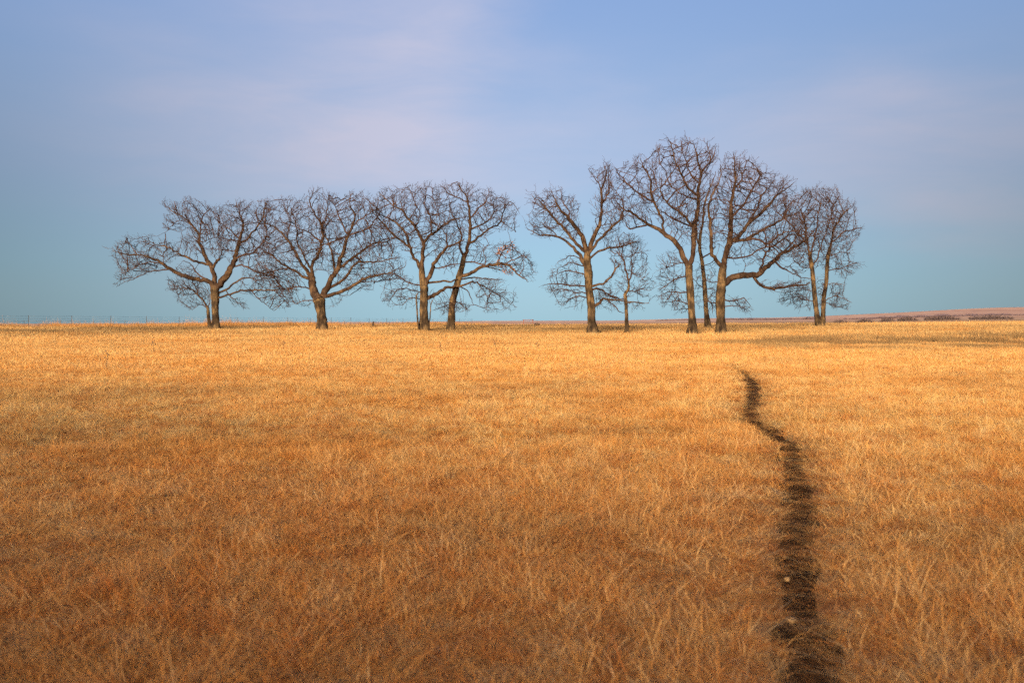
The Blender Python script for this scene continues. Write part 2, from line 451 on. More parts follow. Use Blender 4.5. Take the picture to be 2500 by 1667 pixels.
def band(x, y):     # taller rougher band of grass across the right-hand middle distance
    u = x / np.maximum(y, .1)
    b = np.clip((u - .12) / .28, 0, 1) * np.exp(-((y - 56 - 10 * (fbm(x * .1, y * 0) - .5)) / 11) ** 2)
    return 1 + 1.5 * b * np.clip((fbm(x * .45 + 4, y * .3, 4) - .40) * 7, 0, 1)
def gscatter(dmin, dmax, sp, lst, s0, s1, hfun=None, half=.56):
    ys = []; y = dmin * .85
    gy, gx = np.meshgrid(np.arange(dmin * .85, dmax, sp), np.arange(-dmax * half, dmax * half, sp), indexing='ij')
    x = (gx + rng.uniform(-.5, .5, gx.shape) * sp).ravel(); y = (gy + rng.uniform(-.5, .5, gx.shape) * sp).ravel()
    d = np.hypot(x, y); k = (d > dmin) & (d < dmax) & (np.abs(x) < half * y + 1.0)
    put(x[k], y[k], lst, s0, s1, hfun)
gscatter(2.6, 15, .30, NEAR, .85, 1.2)
gscatter(15, 30, .38, NEAR, 1.0, 1.4)
gscatter(30, 60, .68, MID, .9, 1.3, band)
gscatter(60, 98, 1.05, FARP, .85, 1.2, band)
gscatter(98, 150, 1.6, FARP, .9, 1.3)
gscatter(150, 300, 4.0, FARP, 1.6, 2.4, lambda x, y: .5)
gy, gx = np.meshgrid(np.arange(2.6, 46, .135), np.arange(-1, 14, .135), indexing='ij')
gx = (gx + rng.uniform(-.07, .07, gx.shape)).ravel(); gy = (gy + rng.uniform(-.07, .07, gy.shape)).ravel()
put(gx, gy, EDGE, .9, 1.2, avoid='edge')
scatter(500, 5, 80, STALK, .8, 1.2)
scatter(1200, 3.0, 13, BUNCH, .6, 1.1)
scatter(2600, 13, 32, BUNCH, .7, 1.15)
scatter(260, 3.5, 12, TALL, .55, 1.1)
scatter(800, 10, 30, TALL, .6, 1.05)
scatter(1200, 30, 75, TALL, .8, 1.3)
# taller bunches lining the path
k = rng.integers(0, len(PATH) - 1, 520); side = rng.choice([-1, 1], 520); offs = PATH[k, 2] * .5 + rng.uniform(.09, .5, 520)
Tn = PATH[np.minimum(k + 1, len(PATH) - 1), :2] - PATH[k, :2]; Tn /= np.linalg.norm(Tn, axis=1)[:, None] + 1e-9
put(PATH[k, 0] - Tn[:, 1] * side * offs + rng.normal(0, .05, 520), PATH[k, 1] + Tn[:, 0] * side * offs, TALL, .5, .9, avoid=False)
# litter in the path
k = rng.integers(0, len(PATH) - 1, 420)
fr = rng.uniform(0, 1, 420); C0 = PATH[k] * (1 - fr)[:, None] + PATH[k + 1] * fr[:, None]
put(C0[:, 0] + rng.normal(0, .10, 420), C0[:, 1] + rng.normal(0, .05, 420), SHORT, .6, 1.0, avoid=False, tint=0., drab=.25, rotj=3)
PTS_EXTRA = pts

# ------------------------------------------------------------------ fences
def tube(A, B, ra, rb=None, k=6):
    rb = ra if rb is None else rb
    A = np.array(A, float); B = np.array(B, float); d = B - A; d /= np.linalg.norm(d)
    up = np.array([0, 0, 1.]) if abs(d[2]) < .9 else np.array([1., 0, 0])
    s = np.cross(d, up); s /= np.linalg.norm(s); t = np.cross(s, d)
    a = np.arange(k) * 2 * math.pi / k
    ring = np.cos(a)[:, None] * s + np.sin(a)[:, None] * t
    V = np.vstack([A + ring * ra, B + ring * rb, [A], [B]])
    i = np.arange(k); j = (i + 1) % k
    Q = np.stack([i, j, j + k, i + k], -1)
    T = np.vstack([np.stack([j, i, np.full(k, 2 * k)], -1), np.stack([i + k, j + k, np.full(k, 2 * k + 1)], -1)])
    return V, Q, T
def join(parts):
    Vs, Qs, Ts = [], [], []; off = 0
    for V, Q, T in parts:
        Vs.append(V); off0 = off; off += len(V)
        if Q is not None and len(Q): Qs.append(np.asarray(Q) + off0)
        if T is not None and len(T): Ts.append(np.asarray(T) + off0)
    return np.vstack(Vs), (np.vstack(Qs) if Qs else None), (np.vstack(Ts) if Ts else None)

def fence(label, x0, y0, mx, my, n, hgt, nw, lean_ix=(), rad=.027, wr=.008, skip=()):
    xs = x0 + mx * np.arange(n); ys = y0 + my * np.arange(n)
    zs = ground_h(xs, ys)
    root = empty('wire_fence', (xs[0], ys[0], zs[0]))
    tag(root, label, 'fence', 'wire fences beyond the trees')
    o3 = np.array([xs[0], ys[0], zs[0]])
    tops = []
    for i in range(n):
        j = rng.normal(0, .02, 2); ln = .45 if i in lean_ix else 0
        A = np.array([xs[i], ys[i], zs[i] - .3]) - o3; B = np.array([xs[i] + j[0] + ln, ys[i] + j[1], zs[i] + hgt * rng.uniform(.95, 1.04)]) - o3
        tops.append((A + [0, 0, .3], B))
        if i in skip: continue
        # T-section post: web and flange
        t1 = tube(A, B, rad, rad, 4); t2 = tube(A + [0, rad * .8, 0], B + [0, rad * .8, 0], rad * .6, rad * .6, 4)
        V, Q, T = join([t1, t2])
        obj_np('fence_post', V, Q, T, M_POST, root, smooth=False)
    for w in range(nw):
        f = .28 + .66 * w / (nw - 1)
        parts = []
        for i in range(n - 1):
            a = tops[i][0] * (1 - f) + tops[i][1] * f; b = tops[i + 1][0] * (1 - f) + tops[i + 1][1] * f
            a = a + [0, -rad, 0]; b = b + [0, -rad, 0]
            mid = (a + b) / 2 - [0, 0, .03]
            parts += [tube(a, mid, wr, wr, 4), tube(mid, b, wr, wr, 4)]
        V, Q, T = join(parts)
        obj_np('wire', V, Q, T, M_WIRE, root)
    return xs, ys
mY, mX = 4.9, 2.15
fx, fy = fence('long barbed wire fence on tall dark steel posts behind the left trees', -48.56 - mX * 2, 100 - mY * 2, mX, mY, 22, 1.47, 5)
fence('lower second wire fence with short thin posts showing behind the first', -54.6 - mX * 3, 130 - mY * 3, mX, mY, 19, 1.15, 3, lean_ix=(6,), rad=.028, wr=.006)
# rank orange and dun growth along the first fence
n = 1500; t = rng.uniform(-1, 20, n)
put(-48.56 + mX * t + rng.normal(0, .8, n), 100 + mY * t + rng.normal(.5, .9, n), FARP, .5, .8, lambda x, y: 3.8, tint=.5, drab=.4, rotj=3)
n = 900
put(-48.56 + mX * rng.uniform(-1, 12, n) * 1.0, 100 + mY * rng.uniform(-1, 12, n), FARP, .4, .6, lambda x, y: 6.5 * (fbm(x * .3, y * .3) > .5), tint=.7, drab=.3, rotj=3)

# ------------------------------------------------------------------ trees
def rotmin(d):
    up = np.array([0, 1., 0]) if abs(d[1]) < .9 else np.array([1., 0, 0])
    s = np.cross(d, up); s /= np.linalg.norm(s) + 1e-12
    return s, np.cross(s, d)

class Tree:
    def __init__(self, crop, D, seed):
        self.ox, self.oy, self.sc = crop; self.D = D
        self.m = D / F / self.sc                     # metres per crop pixel
        self.P = []; self.par = []; self.R = []; self.tag = []; self.traced = []
        self.r = np.random.default_rng(seed); self.ntag = 1
    def w(self, x, y, D=None):
        px = self.ox + x / self.sc; py = self.oy + y / self.sc; D = D or self.D
        return (px - 1250) / F * D, EYE + (HY - py) / F * D
    def add(self, p, par, rad, tag, traced):
        self.P.append(np.array(p, float)); self.par.append(par); self.R.append(rad); self.tag.append(tag); self.traced.append(traced)
        return len(self.P) - 1
    def trunk(self, pts, yoff=0.0):
        X, Z = self.w(pts[0][0], pts[0][1])
        g = float(ground_h(np.array([X]), np.array([self.D + yoff]))[0])
        rows = []
        for x, y, r in pts:
            a, b = self.w(x, y); rows.append((a, self.D + yoff, b, r * self.m))
        if not self.P: self.base = np.array([rows[0][0], self.D + yoff, g])
        r0 = rows[0][3]
        first = [(rows[0][0], self.D + yoff, g - .15, r0 * 1.7), (rows[0][0], self.D + yoff, g + .12, r0 * 1.35)]
        rows = first + [q for q in rows if q[2] > g + .35]
        S = crom(rows, 4)
        par = -1; tagid = 0
        for k, s in enumerate(S):
            j = self.r.normal(0, .006, 3) if k > 2 else 0
            par = self.add(s[:3] + j, par, max(s[3], .01), tagid, True)
        return par
    def limb(self, pts, depth=None):
        a, b = self.w(pts[0][0], pts[0][1])
        P = np.array(self.P); d2 = (P[:, 0] * self.D / P[:, 1] - a) ** 2 + ((P[:, 2] - EYE) * self.D / P[:, 1] + EYE - b) ** 2
        # ties broken towards stouter wood
        tr = np.array(self.traced); d2 = d2 - .02 * np.array(self.R)
        k = int(np.argmin(np.where(tr, d2, 1e9)))
        L = sum(math.hypot(pts[i + 1][0] - pts[i][0], pts[i + 1][1] - pts[i][1]) for i in range(len(pts) - 1)) * self.m
        off = self.r.uniform(.12, .45) * self.r.choice([-1, 1]) * L if depth is None else depth * L
        rows = [(P[k][0], P[k][1], P[k][2], pts[0][2] * self.m)]
        y0 = P[k][1]; n = len(pts)
        acc = 0
        for i in range(1, n):
            acc += math.hypot(pts[i][0] - pts[i - 1][0], pts[i][1] - pts[i - 1][1]) * self.m
            t = acc / L; yy = y0 + off * t ** 1.1 + self.r.normal(0, .05) * L * .3
            X, Z = self.w(pts[i][0], pts[i][1], yy)
            rows.append((X, yy, Z, max(pts[i][2] * self.m, .011)))
        stout = pts[0][2] * self.m >= .085
        tg = self.ntag if stout else 'crown'
        if stout: self.ntag += 1
        S = crom(rows, max(3, int(L / (n - 1) / .22)))
        par = k; step = .034
        for s in S[1:]:
            par = self.add(s[:3] + self.r.normal(0, step, 3), par, s[3] * .95, tg, True)
    def grow(self, polys, dens=1.0, dk=.36, di=1.5, step=.16, iters=80, up=.10, maxdepth=3.2, kw_len=1.0):
        r = self.r; A = []
        for poly in polys:
            pw = np.array([self.w(x, y) for x, y in poly])
            mn, mx = pw.min(0), pw.max(0)
            area = .5 * abs(np.dot(pw[:, 0], np.roll(pw[:, 1], 1)) - np.dot(pw[:, 1], np.roll(pw[:, 0], 1)))
            need = int(area * 20 * dens); got = 0
            while got < need:
                q = r.uniform(mn, mx)
                ins = False; j = len(pw) - 1; dist = 1e9
                for i in range(len(pw)):
                    x1, y1 = pw[i]; x2, y2 = pw[j]
                    if (y1 > q[1]) != (y2 > q[1]) and q[0] < (x2 - x1) * (q[1] - y1) / (y2 - y1) + x1: ins = not ins
                    vx, vy = x2 - x1, y2 - y1; t = ((q[0] - x1) * vx + (q[1] - y1) * vy) / (vx * vx + vy * vy + 1e-9); t = min(1, max(0, t))
                    dist = min(dist, math.hypot(q[0] - x1 - vx * t, q[1] - y1 - vy * t)); j = i
                if not ins: continue
                dep = min(maxdepth, dist * 1.5 + .35)
                yy = self.base[1] + r.uniform(-1, 1) * dep; k = yy / self.D
                A.append((q[0] * k, yy, EYE + (q[1] - EYE) * k)); got += 1
        A = np.array(A); alive = np.ones(len(A), bool)
        nd0 = len(self.P)
        cen = np.array([self.P[self.trunk_n - 1][0], self.base[1], self.P[self.trunk_n - 1][2] - .8])
        kids = {}
        for it in range(iters):
            kd = kdtree.KDTree(len(self.P))
            skip = 0
            for i, p in enumerate(self.P):
                if self.tag[i] == 0 and i < self.trunk_lock: continue
                kd.insert(p, i)
            kd.balance()
            pull = {}
            for a in np.nonzero(alive)[0]:
                co, i, d = kd.find(A[a])
                if i is None or d > di: continue
                if d < dk: alive[a] = False; continue
                v = A[a] - self.P[i]
                pull.setdefault(i, []).append(v / (np.linalg.norm(v) + 1e-9))
            if not pull: break
            grew = 0
            for i, vs in pull.items():
                ow = self.P[i] - cen; ow /= np.linalg.norm(ow) + 1e-6
                v = np.mean(vs, 0) + r.normal(0, .10, 3) + np.array([0, 0, up]) + ow * .12
                nv = np.linalg.norm(v)
                if nv < .15 or kids.get(i, 0) > 3: continue
                pn = self.P[i] + v / nv * step
                self.add(pn, i, 0, 'crown', False); kids[i] = kids.get(i, 0) + 1; grew += 1
            if not grew: break
        # ramification: every limb and branch carries spreading side shoots that fork again
        polys = [np.array(p, float) for p in polys]
        def inside(p):
            k = self.D / p[1]
            cx = ((p[0] * k) / self.D * F + 1250 - self.ox) * self.sc; cy = (HY - (p[2] - EYE) * k / self.D * F - self.oy) * self.sc
            for pl in polys:
                ins = False; j = len(pl) - 1
                for i in range(len(pl)):
                    y1 = pl[i, 1]; y2 = pl[j, 1]
                    if (y1 > cy) != (y2 > cy) and cx < (pl[j, 0] - pl[i, 0]) * (cy - y1) / (y2 - y1) + pl[i, 0]: ins = not ins
                    j = i
                if ins: return True
            return False
        R1 = random.Random(int(r.integers(1 << 30)))
        g = R1.gauss
        cen = Vector(cen)
        def shoot(i, d, L, lev, marg):
            p = Vector(self.P[i]); step_ = .15 if lev < 2 else .13
            n = max(1, int(L / step_)); side = R1.choice((-1, 1)); since = 0
            zig = Vector((g(0, 1), g(0, 1), g(0, 1)))
            for s_ in range(n):
                ow = (p - cen); ow.normalize()
                d = d + Vector((g(0, .12), g(0, .12), g(0, .12))) + ow * .10 + Vector((0, 0, .03)); d.normalize()
                p = p + d * step_
                if lev < 2 and not inside(p - ow * marg): return
                i = self.add(p, i, 0, 'crown', False); since += 1
                if lev < 3 and (since >= 2 or R1.random() < .25) and R1.random() < (.8, .8, .7)[lev]:
                    ax = d.cross(zig + Vector((g(0, .5), g(0, .5), g(0, .5)))); 
                    if ax.length < 1e-4: continue
                    ax.normalize(); a = R1.uniform(.5, 1.0); q = (d * math.cos(a) + ax * side * math.sin(a)); side = -side
                    rem = (n - s_) * step_
                    shoot(i, q, max(.16, rem * R1.uniform(.45, .8)) if lev < 2 else R1.uniform(.12, .3), lev + 1, marg); since = 0
        nn = len(self.P)
        nchild = [0] * nn
        for q in self.par:
            if q >= 0: nchild[q] += 1
        for i in range(nn):
            if self.tag[i] == 0 or (self.traced[i] and self.R[i] > .24): continue
            q = self.par[i]
            if q < 0: continue
            tr_ = self.traced[i]
            pd = Vector(self.P[i] - self.P[q]); pd.normalize()
            if nchild[i] == 0:
                for _ in range(2): shoot(i, (pd + Vector((g(0, .35), g(0, .35), g(0, .35)))).normalized(), R1.uniform(.5, 1.1), 0, R1.uniform(-.1, .5))
            elif R1.random() < (.56 if tr_ else .26):
                ow = Vector(self.P[i]) - cen; ow.normalize()
                rv = Vector((g(0, 1), g(0, 1), g(0, 1))); rv = rv - pd * rv.dot(pd)
                if rv.length < 1e-3: continue
                rv.normalize()
                d = (pd * .65 + rv * .75 + ow * .35 + Vector((0, 0, .12))).normalized()
                shoot(i, d, R1.uniform(.7, 2.0) * (1 if tr_ else .6) * kw_len, 0, R1.uniform(-.2, .5))
    def radii(self, tip=.0080, ex=2.3):
        n = len(self.P); acc = [0.0] * n
        for i in range(n - 1, -1, -1):
            if not self.traced[i]:
                r = max(tip, acc[i] ** (1 / ex)); r = min(r, .12); self.R[i] = r
            q = self.par[i]
            if q >= 0: acc[q] += self.R[i] ** ex if not self.traced[i] else 0
    def meshes(self):
        n = len(self.P); ch = [[] for _ in range(n)]
        for i, q in enumerate(self.par):
            if q >= 0: ch[q].append(i)
        chains = []; stack = [(0, None)]
        done = [False] * n
        starts = [(i, self.par[i]) for i in range(n) if self.par[i] < 0]
        while starts:
            i, q = starts.pop()
            c = [q] if q is not None and q >= 0 else []
            c.append(i)
            while True:
                cs = ch[i]
                if not cs: break
                same = [k for k in cs if self.tag[k] == self.tag[i]]
                nx = None
                if same: nx = max(same, key=lambda k: (self.traced[k] , self.R[k]))
                for k in cs:
                    if k != nx: starts.append((k, i))
                if nx is None: break
                c.append(nx); i = nx
            chains.append((c, self.tag[c[-1]]))
        groups = {}; thin = []
        for c, tg in chains:
            if tg == 'crown' and len(c) > 1 and self.R[c[1]] < .024: thin.append(c)
            else: groups.setdefault(tg, []).append(c)
        res = {}
        for tg, cl in groups.items():
            Vs, Qs, Ts = [], [], []; off = 0
            for c in cl:
                if len(c) < 2: continue
                own = 1 if len(c) > 1 else 0
                rmax = self.R[c[1]]
                k = 12 if rmax > .12 else 8 if rmax > .06 else 5 if rmax > .03 else 3
                P = np.array([self.P[i] for i in c]) - self.base
                R = np.array([self.R[i] for i in c])
                if self.par[c[0]] >= 0 or self.par[c[1]] == c[0]:
                    if self.tag[c[0]] != tg or not self.traced[c[1]] or True:
                        R[0] = min(R[0], R[1] * 1.35)
                T = np.gradient(P, axis=0); T /= np.linalg.norm(T, axis=1)[:, None] + 1e-9
                s, t = rotmin(T[0]); a = np.arange(k) * 2 * math.pi / k
                rings = []
                for i in range(len(c)):
                    s = s - T[i] * np.dot(s, T[i]); s /= np.linalg.norm(s) + 1e-12; t = np.cross(T[i], s)
                    lump = 1.0
                    if k >= 8: lump = 1 + .07 * np.sin(a * 3 + i * .7) + .05 * self.r.standard_normal(k)
                    rings.append(P[i] + (np.cos(a)[:, None] * s + np.sin(a)[:, None] * t) * (R[i] * lump)[..., None] if k >= 8 else P[i] + (np.cos(a)[:, None] * s + np.sin(a)[:, None] * t) * R[i])
                V = np.vstack(rings + [P[-1][None] + T[-1] * R[-1]])
                m = len(c); ii = np.arange(m - 1)[:, None]; jj = np.arange(k)[None]; j2 = (jj + 1) % k
                Qs.append(np.stack([ii * k + jj, ii * k + j2, (ii + 1) * k + j2, (ii + 1) * k + jj], -1).reshape(-1, 4) + off)
                e = (m - 1) * k; j = np.arange(k)
                Ts.append(np.stack([e + j, e + (j + 1) % k, np.full(k, m * k)], -1) + off)
                Vs.append(V); off += len(V)
            if Vs: res[tg] = (np.vstack(Vs), np.vstack(Qs), np.vstack(Ts))
        if thin:
            PP = np.array(self.P) - self.base; RR = np.array(self.R)
            b = np.concatenate([c[1:] for c in thin]).astype(int); a = np.concatenate([c[:-1] for c in thin]).astype(int)
            A_, B_ = PP[a], PP[b]; d = B_ - A_; d /= np.linalg.norm(d, axis=1)[:, None] + 1e-9
            up = np.where(np.abs(d[:, 1:2]) < .9, [[0, 1., 0]], [[1., 0, 0]]); s = np.cross(d, up); s /= np.linalg.norm(s, axis=1)[:, None] + 1e-9; t = np.cross(d, s)
            rb = RR[b][:, None]; ra = np.minimum(RR[a][:, None], rb * 1.3)
            V = np.empty((len(a), 6, 3))
            for k_ in range(3):
                w_ = k_ * 2.0944; o_ = s * math.cos(w_) + t * math.sin(w_)
                V[:, k_] = A_ - d * ra * .5 + o_ * ra; V[:, 3 + k_] = B_ + d * rb * .5 + o_ * rb
            off = (np.arange(len(a)) * 6)[:, None]
            Q = np.concatenate([off + np.array([[0, 1, 4, 3]]), off + np.array([[1, 2, 5, 4]]), off + np.array([[2, 0, 3, 5]])]); T = off + np.array([[3, 4, 5]])
            V = V.reshape(-1, 3)
            if 'crown' in res:
                v0, q0, t0 = res['crown']; n0 = len(v0)
                res['crown'] = (np.vstack([v0, V]), np.vstack([q0, Q + n0]), np.vstack([t0, T + n0]))
            else: res['crown'] = (V, Q, T)
        return res
    def build(self, name, label, leaves=None, group='bare oaks standing in a row'):
        self.radii(); print('TREE', label[:30], len(self.P))
        root = empty(name, self.base); tag(root, label, 'tree', group)
        for tg, (V, Q, T) in self.meshes().items():
            if tg == 0: obj_np('trunk', V, Q, T, M_TRUNK, root)
            elif tg == 'crown': obj_np('crown', V, Q, T, M_TWIG, root)
            else: obj_np('limb', V, Q, T, M_LIMB, root)
        if leaves:
            Vs = []
            for (cx, cy, rr, n) in leaves:
                X, Z = self.w(cx, cy); R = rr * self.m
                P = np.array([p for p, t in zip(self.P, self.traced) if not t and math.hypot(p[0] - X, p[2] - Z) < R])
                if len(P) == 0: continue
                for _ in range(n):
                    c = P[self.r.integers(len(P))] - self.base + self.r.normal(0, .03, 3)
                    u = self.r.normal(0, 1, 3); u /= np.linalg.norm(u); v = np.cross(u, self.r.normal(0, 1, 3)); v /= np.linalg.norm(v)
                    s = self.r.uniform(.04, .075); w_ = np.cross(u, v)
                    Vs += [c, c + u * s + v * s * .6 + w_ * .02, c + u * 2 * s, c + u * s - v * s * .6 + w_ * .02]
            if Vs:
                q = np.arange(len(Vs)).reshape(-1, 4)
                obj_np('withered_leaves', np.array(Vs), q, None, M_LEAF, root)
        return root

C1 = (240, 440, 3.92); C2 = (600, 440, 3.92); C3 = (900, 400, 3.5636); C4 = (1260, 380, 3.408); C5 = (1500, 320, 3.0146); C6 = (1840, 440, 3.92)

def make(name, label, crop, D, seed, trunks, limbs, polys, leaves=None, **kw):
    t = Tree(crop, D, seed)
    for k, tr in enumerate(trunks): t.trunk(tr, 0 if k == 0 else .05)
    t.trunk_lock = int(len(t.P) * .55); t.trunk_n = len(t.P)
    for l in limbs: t.limb(l)
    t.grow(polys, **kw)
    return t.build(name, label, leaves)

make('oak_tree', 'leftmost large bare oak with a long limb reaching far out to the left', C1, 86, 11,
  [[(1122,1395,35),(1122,1300,33),(1121,1200,34),(1118,1110,40),(1120,1040,44)]],
  [[(1100,1060,30),(1060,970,22),(960,955,20),(830,915,20),(720,870,17),(640,815,15),(570,770,12),(470,730,9),(370,715,7),(260,710,5),(190,690,3),(140,670,2)],
   [(1120,1040,28),(1115,930,24),(1095,840,22),(1050,770,20),(1010,680,18),(965,600,15),(970,530,12),(920,450,10),(860,390,8),(790,340,5),(700,290,4),(640,250,2)],
   [(1150,1040,34),(1200,950,34),(1260,870,30),(1300,780,24),(1330,680,20),(1350,590,16),(1385,480,11),(1390,400,8),(1360,330,5),(1330,220,2)],
   [(690,860,7),(580,865,6),(470,885,5),(370,930,4),(280,960,3),(215,990,2),(180,1020,1.5)],
   [(600,785,6),(520,785,4),(430,800,4),(350,840,3),(280,880,2),(250,930,1.5)],
   [(370,715,5),(340,660,4),(300,600,3),(270,550,2)],
   [(620,800,4),(625,710,3),(600,670,2.5),(560,640,2)],
   [(1090,820,14),(1000,790,12),(920,775,11),(850,735,10),(780,705,9),(710,660,7),(640,635,6),(560,620,4),(500,590,3),(470,540,2)],
   [(970,530,8),(985,480,7),(1000,380,6),(1030,310,5),(1090,280,3)],
   [(930,460,5),(870,410,5),(780,385,4),(710,440,3),(650,500,2)],
   [(1360,610,11),(1420,570,10),(1500,480,9),(1560,400,8),(1600,300,6),(1610,220,3)],
   [(1310,760,9),(1400,715,10),(1470,705,9),(1540,640,7),(1600,560,5),(1620,500,4),(1600,440,3)],
   [(1350,590,8),(1310,520,6),(1230,450,5),(1150,390,4),(1110,330,2)],
   [(1330,590,6),(1240,570,5),(1150,550,4),(1060,570,3),(1000,600,2)],
   [(1320,670,5),(1200,665,4),(1100,660,3),(1030,670,2)],
   [(1310,820,8),(1400,825,8),(1500,870,8),(1600,900,7),(1700,920,5),(1790,960,4),(1860,1000,2)],
   [(1150,1090,12),(1220,1050,10),(1300,990,9),(1380,945,8),(1480,930,5),(1560,910,3)],
   [(1150,1120,11),(1240,1100,10),(1340,1060,9),(1450,1055,8),(1560,1050,7),(1680,1050,6),(1780,1040,4),(1900,1045,3)],
   [(1450,1075,4),(1530,1130,4),(1600,1190,3),(1690,1250,2)],
   [(1680,1050,4),(1760,1120,3),(1840,1210,2)],
   [(1095,830,13),(1130,790,14),(1165,745,13)],
   [(1210,1040,5),(1260,1100,5),(1330,1160,4),(1400,1230,2)],
   [(1050,970,7),(980,920,7),(920,850,6),(870,790,4),(820,770,3)]],
  [[(130,690),(270,545),(480,540),(640,570),(800,600),(900,700),(700,800),(640,890),(420,920),(170,1020),(180,850)],
   [(630,220),(820,190),(1010,190),(1100,290),(1230,220),(1340,210),(1600,200),(1690,260),(1720,600),(1700,750),(1400,850),(1240,800),(1100,750),(900,760),(780,600),(860,520),(640,510)],
   [(1400,820),(1720,800),(1850,900),(1900,1030),(1840,1210),(1690,1250),(1560,1150),(1420,1100),(1300,1050)],
   [(1230,1080),(1420,1150),(1420,1240),(1270,1210)],
   [(640,890),(800,820),(1000,870),(1050,940),(800,940)]])
make('oak_tree', 'small leaning bare oak close against the left side of the leftmost large oak', C1, 87.5, 12,
  [[(1068,1390,16),(1060,1340,16),(1055,1290,16),(1048,1220,14)]],
  [[(1048,1215,10),(1000,1150,9),(960,1100,8),(900,1050,7),(840,1030,5),(770,1040,3),(700,1050,2)],
   [(960,1100,6),(940,1040,5),(910,980,4),(880,930,3)], [(1055,1210,6),(1075,1150,4),(1060,1080,3)],
   [(1040,1210,5),(980,1190,4),(900,1230,2)]],
  [[(640,960),(900,900),(1060,950),(1080,1150),(1060,1210),(870,1250),(760,1170)]], dens=1.5)
make('oak_tree', 'spreading bare oak with thick short low-forking trunk, second large tree from left', C2, 83, 13,
  [[(728,1410,45),(725,1300,43),(712,1200,50),(700,1150,58)]],
  [[(670,1150,46),(645,1050,40),(637,990,38),(640,930,34)], [(740,1130,36),(790,1030,30)],
   [(640,940,24),(590,870,18),(530,790,14),(480,690,12),(410,590,10),(340,500,8),(260,440,6),(170,400,4),(190,290,3),(200,210,2)],
   [(410,590,6),(400,520,5),(430,440,5),(430,350,4),(380,270,3),(360,190,2)],
   [(630,930,20),(560,930,14),(500,880,12),(420,845,11),(350,800,9),(280,740,7),(200,690,5),(120,700,3)],
   [(420,845,7),(330,850,6),(240,880,5),(150,890,4),(60,860,3)],
   [(650,920,20),(640,800,16),(680,740,15),(720,640,14),(740,540,13),(740,450,11),(690,370,8),(640,280,6),(620,200,4),(650,120,2)],
   [(740,450,8),(770,370,6),(790,280,5),(780,200,3),(740,150,2)],
   [(700,620,8),(650,530,8),(590,490,6),(520,470,5),(470,420,3)],
   [(610,850,12),(580,780,10),(550,700,9),(500,600,8),(490,480,5),(480,380,3)],
   [(790,1020,28),(830,930,24),(880,850,24),(910,750,20),(950,640,17),(980,540,14),(1020,440,11),(1050,340,8),(1000,240,5),(1020,120,2)],
   [(1020,440,8),(1080,390,6),(1150,350,5),(1210,300,4),(1180,200,2)],
   [(970,530,8),(920,410,7),(880,320,5),(850,240,4),(820,160,2)],
   [(970,540,6),(880,570,7),(790,610,7),(740,600,5)],
   [(830,880,12),(835,740,11),(810,640,9),(780,560,8),(750,460,5)],
   [(890,850,16),(980,780,13),(1060,720,12),(1130,670,11),(1230,610,9),(1330,590,6),(1430,560,3)],
   [(990,550,8),(1060,500,7),(1150,470,6),(1230,400,5),(1290,300,3)],
   [(800,1020,14),(900,980,14),(970,920,13),(1010,850,12),(1070,785,10),(1160,780,8),(1260,780,6),(1370,760,4),(1410,690,2)],
   [(750,1130,20),(850,1090,18),(950,1050,17),(1050,1000,15),(1120,950,13),(1220,920,10),(1320,900,8),(1430,870,5),(1540,810,3)],
   [(1100,985,6),(1200,970,5),(1320,955,5),(1430,940,3),(1500,920,2)],
   [(630,1060,8),(540,1020,6),(440,1030,5),(340,1050,4),(380,1130,3),(430,1200,2)],
   [(660,1160,8),(560,1150,5),(480,1190,3)], [(850,1100,4),(920,1100,3),(990,1110,2)]],
  [[(80,720),(180,420),(180,200),(360,180),(500,180),(640,110),(850,130),(900,150),(1010,100),(1180,160),(1330,290),(1420,560),(1440,700),(1540,820),(1440,960),(1250,1000),(1220,1070),(1000,1080),(820,1000),(760,900),(600,900),(560,1000),(500,1210),(340,1100),(200,1000),(80,900)],
   [(560,1100),(640,1150),(640,1230),(560,1220),(430,1210)], [(790,1100),(990,1090),(900,1180),(790,1240)]])
